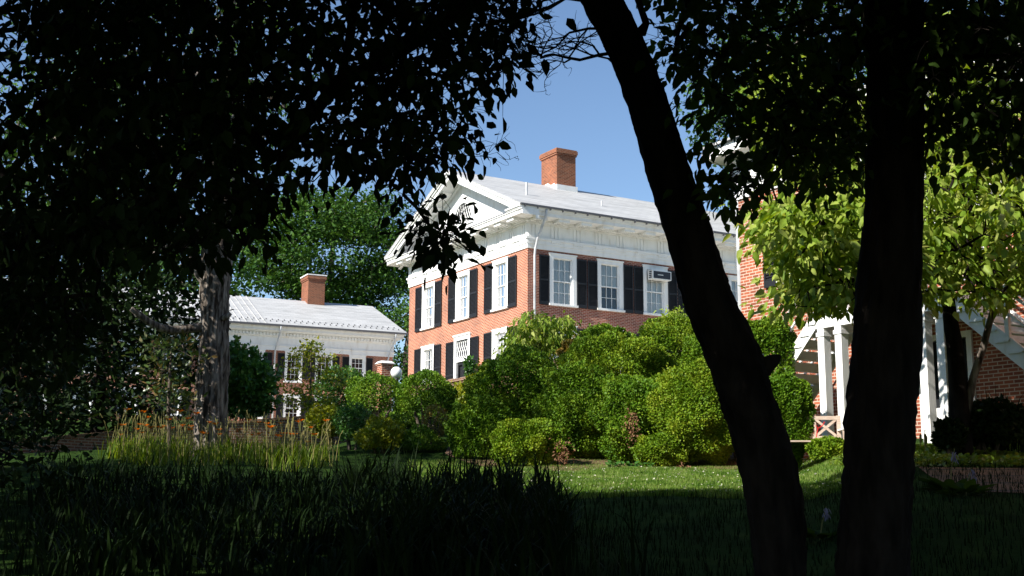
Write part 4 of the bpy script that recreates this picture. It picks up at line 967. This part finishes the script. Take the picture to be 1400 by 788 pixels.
for c,r,lab in (((-6.5,1,6.6),(5,5,3.6),'spreading shade tree beside the viewer at left'),((-1,-4,6.4),(5,4.5,3.6),'spreading shade tree directly behind the viewer'),
        ((6.5,-2,6.2),(5,5,3.6),'spreading shade tree behind the viewer at right'),((12.5,7,5.6),(4,5,4.6),'spreading shade tree outside the right of the view'),
        ((-13,-3,5.6),(5,5,4.2),'spreading shade tree far behind the viewer at left'),((-4.5,7.4,8.2),(4.5,3.6,2.2),'high-crowned shade tree over the left foreground'),
        ((2.0,7.6,8.3),(4.4,3.3,2.0),'high-crowned shade tree over the right foreground')):
    bx, by = (c[0],c[1]) if c[1] < 6 or abs(c[0]) > 9 else ((-8.5,6.5) if c[0] < 0 else (7.5,4.5))
    b = np.array([bx,by,g(bx,by)]); cl = blob_pts(c,r,380,.1); cl = cl[~inview(cl)]; hh = c[2]-b[2]
    tree('shade_tree',lab,'tree',b,[b-np.array([0,0,.2]),b+np.array([0.1,0,hh*.3]),b+np.array([0,.1,hh*.6]),np.array([(bx+c[0])/2,(by+c[1])/2,c[2]])],[.28,.24,.2,.05],cl,34,.5,(.34,.2),'near_leaf','bark_dark',r0=.01,rmax=.1)

# far trees
def bigtree(label, c, r, n, k, leaf, spread, D=None, low=None, name='oak_tree', mname='oak_leaf', tr=.6):
    b = np.array([c[0],c[1],g(c[0],c[1])]); cl = blob_pts(c,r,n,.45)
    if low is not None: cl = cl[cl[:,2] > low]
    H = c[2]-b[2]
    return tree(name,label,'tree',b,[b-np.array([0,0,.3]),b+np.array([.2,0,H*.35]),b+np.array([-.2,.1,H*.7]),b+np.array([0,0,H+r[2]*.5])],[tr,tr*.8,tr*.6,tr*.2],cl,k,spread,leaf,mname,'bark_grey',r0=.02,droop=.1,rmax=.4,flat=.45)
c = at(455,352,112); bigtree('large spreading green oak rising behind the far building with the pale roof', c,(9.6,7.5,6.6),300,110,(.36,.24),.82)
c = at(560,470,104); bigtree('green tree seen in the gap between the two brick buildings', c,(4.5,4,4.5),80,90,(.34,.22),.75)
c = at(250,420,100); bigtree('green tree beyond the far building, behind the grey trunk', c,(7,6,7),200,40,(.45,.3),.8)
c = at(1090,140,62); bigtree('distant green tree behind the near brick building, above the sunlit dogwood', c,(5.5,5,7.0),170,90,(.26,.17),.6)

# ------------------------------------------------------------------ beds
# daylilies in flower
LG = 'orange daylilies along the low garden wall'
def daylily(i):
    return None
def make_lily(seed, flowers):
    rs = np.random.default_rng(seed); t = thing('daylily','clump of orange daylilies with tall dry stalks in front of the garden wall','flower clump',group=LG)
    n = 30; a = rs.uniform(0,2*pi,n); B = np.stack([rs.normal(0,.12,n),rs.normal(0,.12,n),np.zeros(n)],1)
    bladebed('foliage', B, rs.uniform(.3,.6,n), np.stack([np.cos(a),np.sin(a)],1), rs.uniform(.016,.026,n), M['blade'], t, curl=rs.uniform(.2,.8,n))
    m = MB(); fl = MB(); P=[];D_=[]
    for k in range(6):
        x,y = rs.normal(0,.16,2); h = rs.uniform(.5,.92); dx,dy = rs.normal(0,.09,2)
        m.tube([(x,y,0),(x+dx*.4,y+dy*.4,h*.6),(x+dx,y+dy,h)],[.006,.005,.0035],5)
        if k < 5: m.tube([(x+dx*.7,y+dy*.7,h*.85),(x+dx+.05,y+dy,h+.06)],[.003,.009],5)
        if k < flowers:
            for j in range(6):
                an = j*pi/3; P.append((x+dx,y+dy,h+.01)); D_.append((math.cos(an),math.sin(an),.55))
    m.build('stalks', M['stalk'], t)
    if P: 
        P = np.array(P,float); D_ = np.array(D_,float); leafmesh('flower', P, D_, np.array([0,0,1.])+D_*-.3, .095, .045, M['petal'], t)
    return t
protos = [make_lily(s, f) for s,f in ((1,2),(2,1),(3,0),(4,1))]
used = set()
def copy_thing(o):
    r = o.copy(); COL.objects.link(r)
    for ch_ in list(o.children):
        c_ = ch_.copy(); COL.objects.link(c_); c_.parent = r
    return r
spots = []
for k in range(52):
    px = 150+295*(k+random.uniform(-.6,1.6))/52; D = random.uniform(22.5,27.5)
    x = (px-700)/FPX*D*.985; spots.append((x,D))
for k,(x,y) in enumerate(spots):
    pr_ = protos[k%4]; o = pr_ if (k%4) not in used else copy_thing(pr_); used.add(k%4)
    o.location = (x,y,g(x,y)); o.rotation_euler = (0,0,random.uniform(0,6.28)); s = random.uniform(.85,1.2); o.scale = (s,s,s)
# dark strap-leaved foreground
n = 5200; Yb = RNG.uniform(9.5,20,n); px = RNG.uniform(60,760,n)+ (Yb<13)*RNG.uniform(-60,40,n); xb = (px-700)/FPX*Yb
keep = ~((px > 560) & (Yb > 17)); xb,Yb = xb[keep],Yb[keep]; n = len(xb); cx = np.round(xb*2.2)/2.2; cy = np.round(Yb*2.2)/2.2
xb = cx+(xb-cx)*.6; Yb = cy+(Yb-cy)*.6
xe = np.concatenate([(RNG.uniform(640,900,70)-700)/FPX,(RNG.uniform(470,770,1500)-700)/FPX]); ye = np.concatenate([RNG.uniform(7.8,10.5,70),RNG.uniform(10,15.5,1500)]); xb = np.concatenate([xb,xe*ye]); Yb = np.concatenate([Yb,ye]); n = len(xb); px_ = 700+xb/Yb*FPX
a = RNG.uniform(0,2*pi,n); B = np.stack([xb,Yb,ground(xb,Yb)-.02],1)
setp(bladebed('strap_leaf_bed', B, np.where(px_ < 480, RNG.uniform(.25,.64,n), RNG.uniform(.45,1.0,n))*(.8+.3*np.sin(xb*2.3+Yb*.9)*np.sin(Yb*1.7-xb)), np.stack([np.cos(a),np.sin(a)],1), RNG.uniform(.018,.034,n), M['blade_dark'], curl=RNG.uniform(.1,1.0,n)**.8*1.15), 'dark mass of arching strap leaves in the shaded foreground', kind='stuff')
# lawn grass in the open
n = 130000; Yb = 16.5+RNG.uniform(0,1,n)**.9*11.5; pxx = RNG.uniform(560,1180,n); xb = (pxx-700)/FPX*Yb; a = RNG.uniform(0,2*pi,n)
setp(bladebed('grass', np.stack([xb,Yb,ground(xb,Yb)],1), RNG.uniform(.03,.075,n), np.stack([np.cos(a),np.sin(a)],1), RNG.uniform(.006,.011,n), M['grass'], seg=2, curl=.4), 'short mown lawn grass in front of the hedge', kind='stuff')
n = 22000; Yb = RNG.uniform(6,17,n); pxx = RNG.uniform(-50,1450,n); xb = (pxx-700)/FPX*Yb; a = RNG.uniform(0,2*pi,n)
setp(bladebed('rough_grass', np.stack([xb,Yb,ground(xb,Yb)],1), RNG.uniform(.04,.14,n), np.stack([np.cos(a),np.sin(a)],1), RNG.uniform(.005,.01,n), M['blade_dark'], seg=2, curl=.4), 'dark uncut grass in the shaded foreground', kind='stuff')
# ivy ground cover by the path
n = 9000; Yb = RNG.uniform(16.3,20.6,n); xb = RNG.uniform(5.4,12,n)
keep = (Yb-16.6) > -.02*(xb-5.6)+.05*np.sin(xb*3); xb,Yb = xb[keep],Yb[keep]; n = len(xb)
P = np.stack([xb,Yb,ground(xb,Yb)+RNG.uniform(.02,.16,n)*(.6+.4*np.sin(xb*2.1)*np.sin(Yb*2.7))],1)
Nn = RNG.normal(size=(n,3))*.5; Nn[:,2] += .9; D_ = RNG.normal(size=(n,3)); D_[:,2] *= .3
setp(leafmesh('ground_cover', P, D_, Nn, RNG.uniform(.06,.1,n), RNG.uniform(.05,.08,n), M['cover'], None, 'ovate'), 'bright green creeping ground cover along the path edge', kind='stuff')
# seed-head stalks
t = thing('seed_stalks','tan dried seed stalks in the ground cover below the right posts','dried flowers')
for k in range(11):
    m = MB(); px = random.choice([1247,1262,1268,1278,1284,1288])+random.uniform(-4,4); D=18.6+random.uniform(-.4,.4); c = at(px,600,D); z0 = g(c[0],c[1]); h = random.uniform(.25,.36)
    m.tube([(c[0],c[1],z0),(c[0]+.01,c[1],z0+h*.55),(c[0]+.015,c[1],z0+h*.6),(c[0]+.02,c[1],z0+h*.95),(c[0]+.02,c[1],z0+h)],[.006,.006,.018,.02,.004],6)
    m.build('stalk', M['stalk'], t)
# shrub mass at right edge (shaded)
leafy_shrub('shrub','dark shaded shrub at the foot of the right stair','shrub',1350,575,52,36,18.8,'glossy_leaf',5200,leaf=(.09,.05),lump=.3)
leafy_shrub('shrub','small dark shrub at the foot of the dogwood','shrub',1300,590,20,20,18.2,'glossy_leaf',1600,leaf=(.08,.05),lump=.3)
t = thing('spiky_plant','tall spiky-leaved plant against the brick below the right stair','plant',tuple(at(1370,560,19.3)*np.array([1,1,0])+np.array([0,0,g(8.0,19.3)])))
n = 60; a = RNG.uniform(0,2*pi,n); bladebed('foliage', RNG.normal(size=(n,3))*np.array([.3,.1,0]), RNG.uniform(.7,1.25,n), np.stack([np.cos(a),np.sin(a)],1), .03, M['blade_dark'], t, curl=RNG.uniform(.1,.6,n))
# hostas with pale bells
for i,(px,py,D,lab) in enumerate(((1112+10,700,12.2,'pale hosta flower drooping in the dark grass right of centre'),(1298,618,13.6,'hosta flower stalk leaning over the path edge'),(1322,660,13.0,'hosta with hanging lilac bells below the path'))):
    c = at(px,py,D); z0 = g(c[0],c[1]); t = thing('hosta',lab,'plant',(c[0],c[1],z0))
    n = 22; a = RNG.uniform(0,2*pi,n); Dv = np.stack([np.cos(a),np.sin(a),RNG.uniform(.1,.6,n)],1)
    leafmesh('foliage', Dv*.08, Dv, np.tile([0,0,1.],(n,1)), RNG.uniform(.2,.32,n), .13, M['near_leaf2'], t)
    h = max(.25,c[2]-z0+.02); m = MB(); m.tube([(0,0,0),(.03,0,h*.6),(.08,0,h+.06)],[.007,.006,.004],5); m.build('stalk', M['stalk'], t)
    n = 11; P = np.stack([RNG.normal(.08,.015,n),RNG.normal(0,.015,n),RNG.uniform(h-.06,h+.05,n)],1); a = RNG.uniform(0,2*pi,n)
    leafmesh('flower', P, np.stack([np.cos(a)*.6,np.sin(a)*.6,-np.ones(n)],1), np.stack([np.cos(a),np.sin(a),np.zeros(n)],1), .075, .028, M['hosta_fl'], t)

# ------------------------------------------------------------------ bench
cb_ = at(1152,597,22.3); bz = at(1150,565,22.3)[2]-.90
bn = thing('garden_bench','pale wooden garden bench with crossed lattice back beside the white posts','bench',(cb_[0],cb_[1],bz),R(-4))
zt_ = at(1150,565,22.3)[2]-bz; z0_ = at(1150,597,22.3)[2]-bz; z0_ = .50; Wb = 1.35
def bar(m,p,q,w=.045,d=.03):
    p=Vector(p);q=Vector(q);dr_=(q-p).normalized();s=Vector((0,1,0));u_=dr_.cross(s).normalized()*w/2;s=s*d/2
    m.hexa([p-u_-s,p+u_-s,p+u_+s,p-u_+s,q-u_-s,q+u_-s,q+u_+s,q-u_+s])
m = MB(); m.box(-.07,0,-.025,.025,-.05,zt_+.01); m.box(-Wb,-Wb+.07,-.025,.025,-.05,zt_+.01); m.box(-Wb+.07,-.07,-.02,.02,zt_-.07,zt_); m.box(-Wb+.07,-.07,-.02,.02,z0_-.02,z0_+.03)
for k in range(3):
    x0 = -Wb+.07+(Wb-.14)*k/3; x1 = -Wb+.07+(Wb-.14)*(k+1)/3; c0,c1 = z0_+.03,zt_-.07
    if k: m.box(x0-.02,x0+.02,-.018,.018,c0,c1)
    bar(m,(x0+.02,.004,c0),(x1-.02,.004,c1)); bar(m,(x0+.02,-.004,c1),(x1-.02,-.004,c0),d=.026)
m.build('backrest', M['wood'], bn)
m = MB()
for k in range(5): m.box(-Wb,0,-.5+.095*k,-.5+.095*k+.08,.40,.425)
m.build('seat', M['wood'], bn)
for x in (-.06,-Wb):
    m = MB(); m.box(x,x+.06,-.5,-.44,-.05,.62); m.build('leg', M['wood'], bn)
    m = MB(); m.box(x-.01,x+.07,-.54,.0,.62,.65); m.build('armrest', M['white'], bn)
cc = at(1128,585,21.7); rcd = MB(); rcd.tube([at(x,y,21.65) for x,y in ((1117,578),(1120,582),(1124,580),(1127,577),(1129,573))],.009,6); rcd.tube([at(x,y,21.65) for x,y in ((1120,582),(1119,588),(1118,594))],.009,6)
rc = rcd.build('red_rope', M['red']); setp(rc,'short red forked rope hanging on the lattice bench','rope')
P = np.array([at(1123+random.uniform(-4,4),601+random.uniform(-3,3),21.7) for _ in range(5)]); P = np.repeat(P,5,0); a = np.tile(np.arange(5)*2*pi/5,5)
t = thing('red_orange_flowers','small red-orange flowers on the low shrub before the bench','flowers',tuple(P.mean(0)))
leafmesh('flower', P-P.mean(0), np.stack([np.cos(a),np.sin(a)*.5-.3,.6+0*a],1), np.tile([0,-1,.5],(25,1)), .04,.03, M['petal'], t)

c = at(860,634,25.6); t = thing('variegated_plant','small grey-green leafy plant at the hedge foot above the lawn','plant',(c[0],c[1],g(c[0],c[1])))
n = 60; a = RNG.uniform(0,2*pi,n); Dv = np.stack([np.cos(a),np.sin(a),RNG.uniform(.1,.9,n)],1)
leafmesh('foliage', np.stack([RNG.uniform(-.45,.55,n),RNG.normal(0,.06,n),RNG.uniform(.02,.12,n)],1), Dv, np.tile([0,-.3,1.],(n,1)), RNG.uniform(.1,.17,n), .09, M['green_leaf'], t)

n = 1400; Yb = RNG.uniform(17,25.5,n); xb = (RNG.uniform(700,1170,n)-700)/FPX*Yb; P = np.stack([xb,Yb,ground(xb,Yb)+RNG.uniform(.02,.07,n)],1)
Nn = RNG.normal(size=(n,3))*.5+np.array([0,0,1.]); D_ = RNG.normal(size=(n,3)); D_[:,2] *= .3
setp(leafmesh('fallen_leaves', P, D_, Nn, RNG.uniform(.02,.05,n), RNG.uniform(.015,.03,n), M['clover'], None, 'rhomb'), 'pale clover heads and fallen leaf bits scattered in the lawn', kind='stuff')
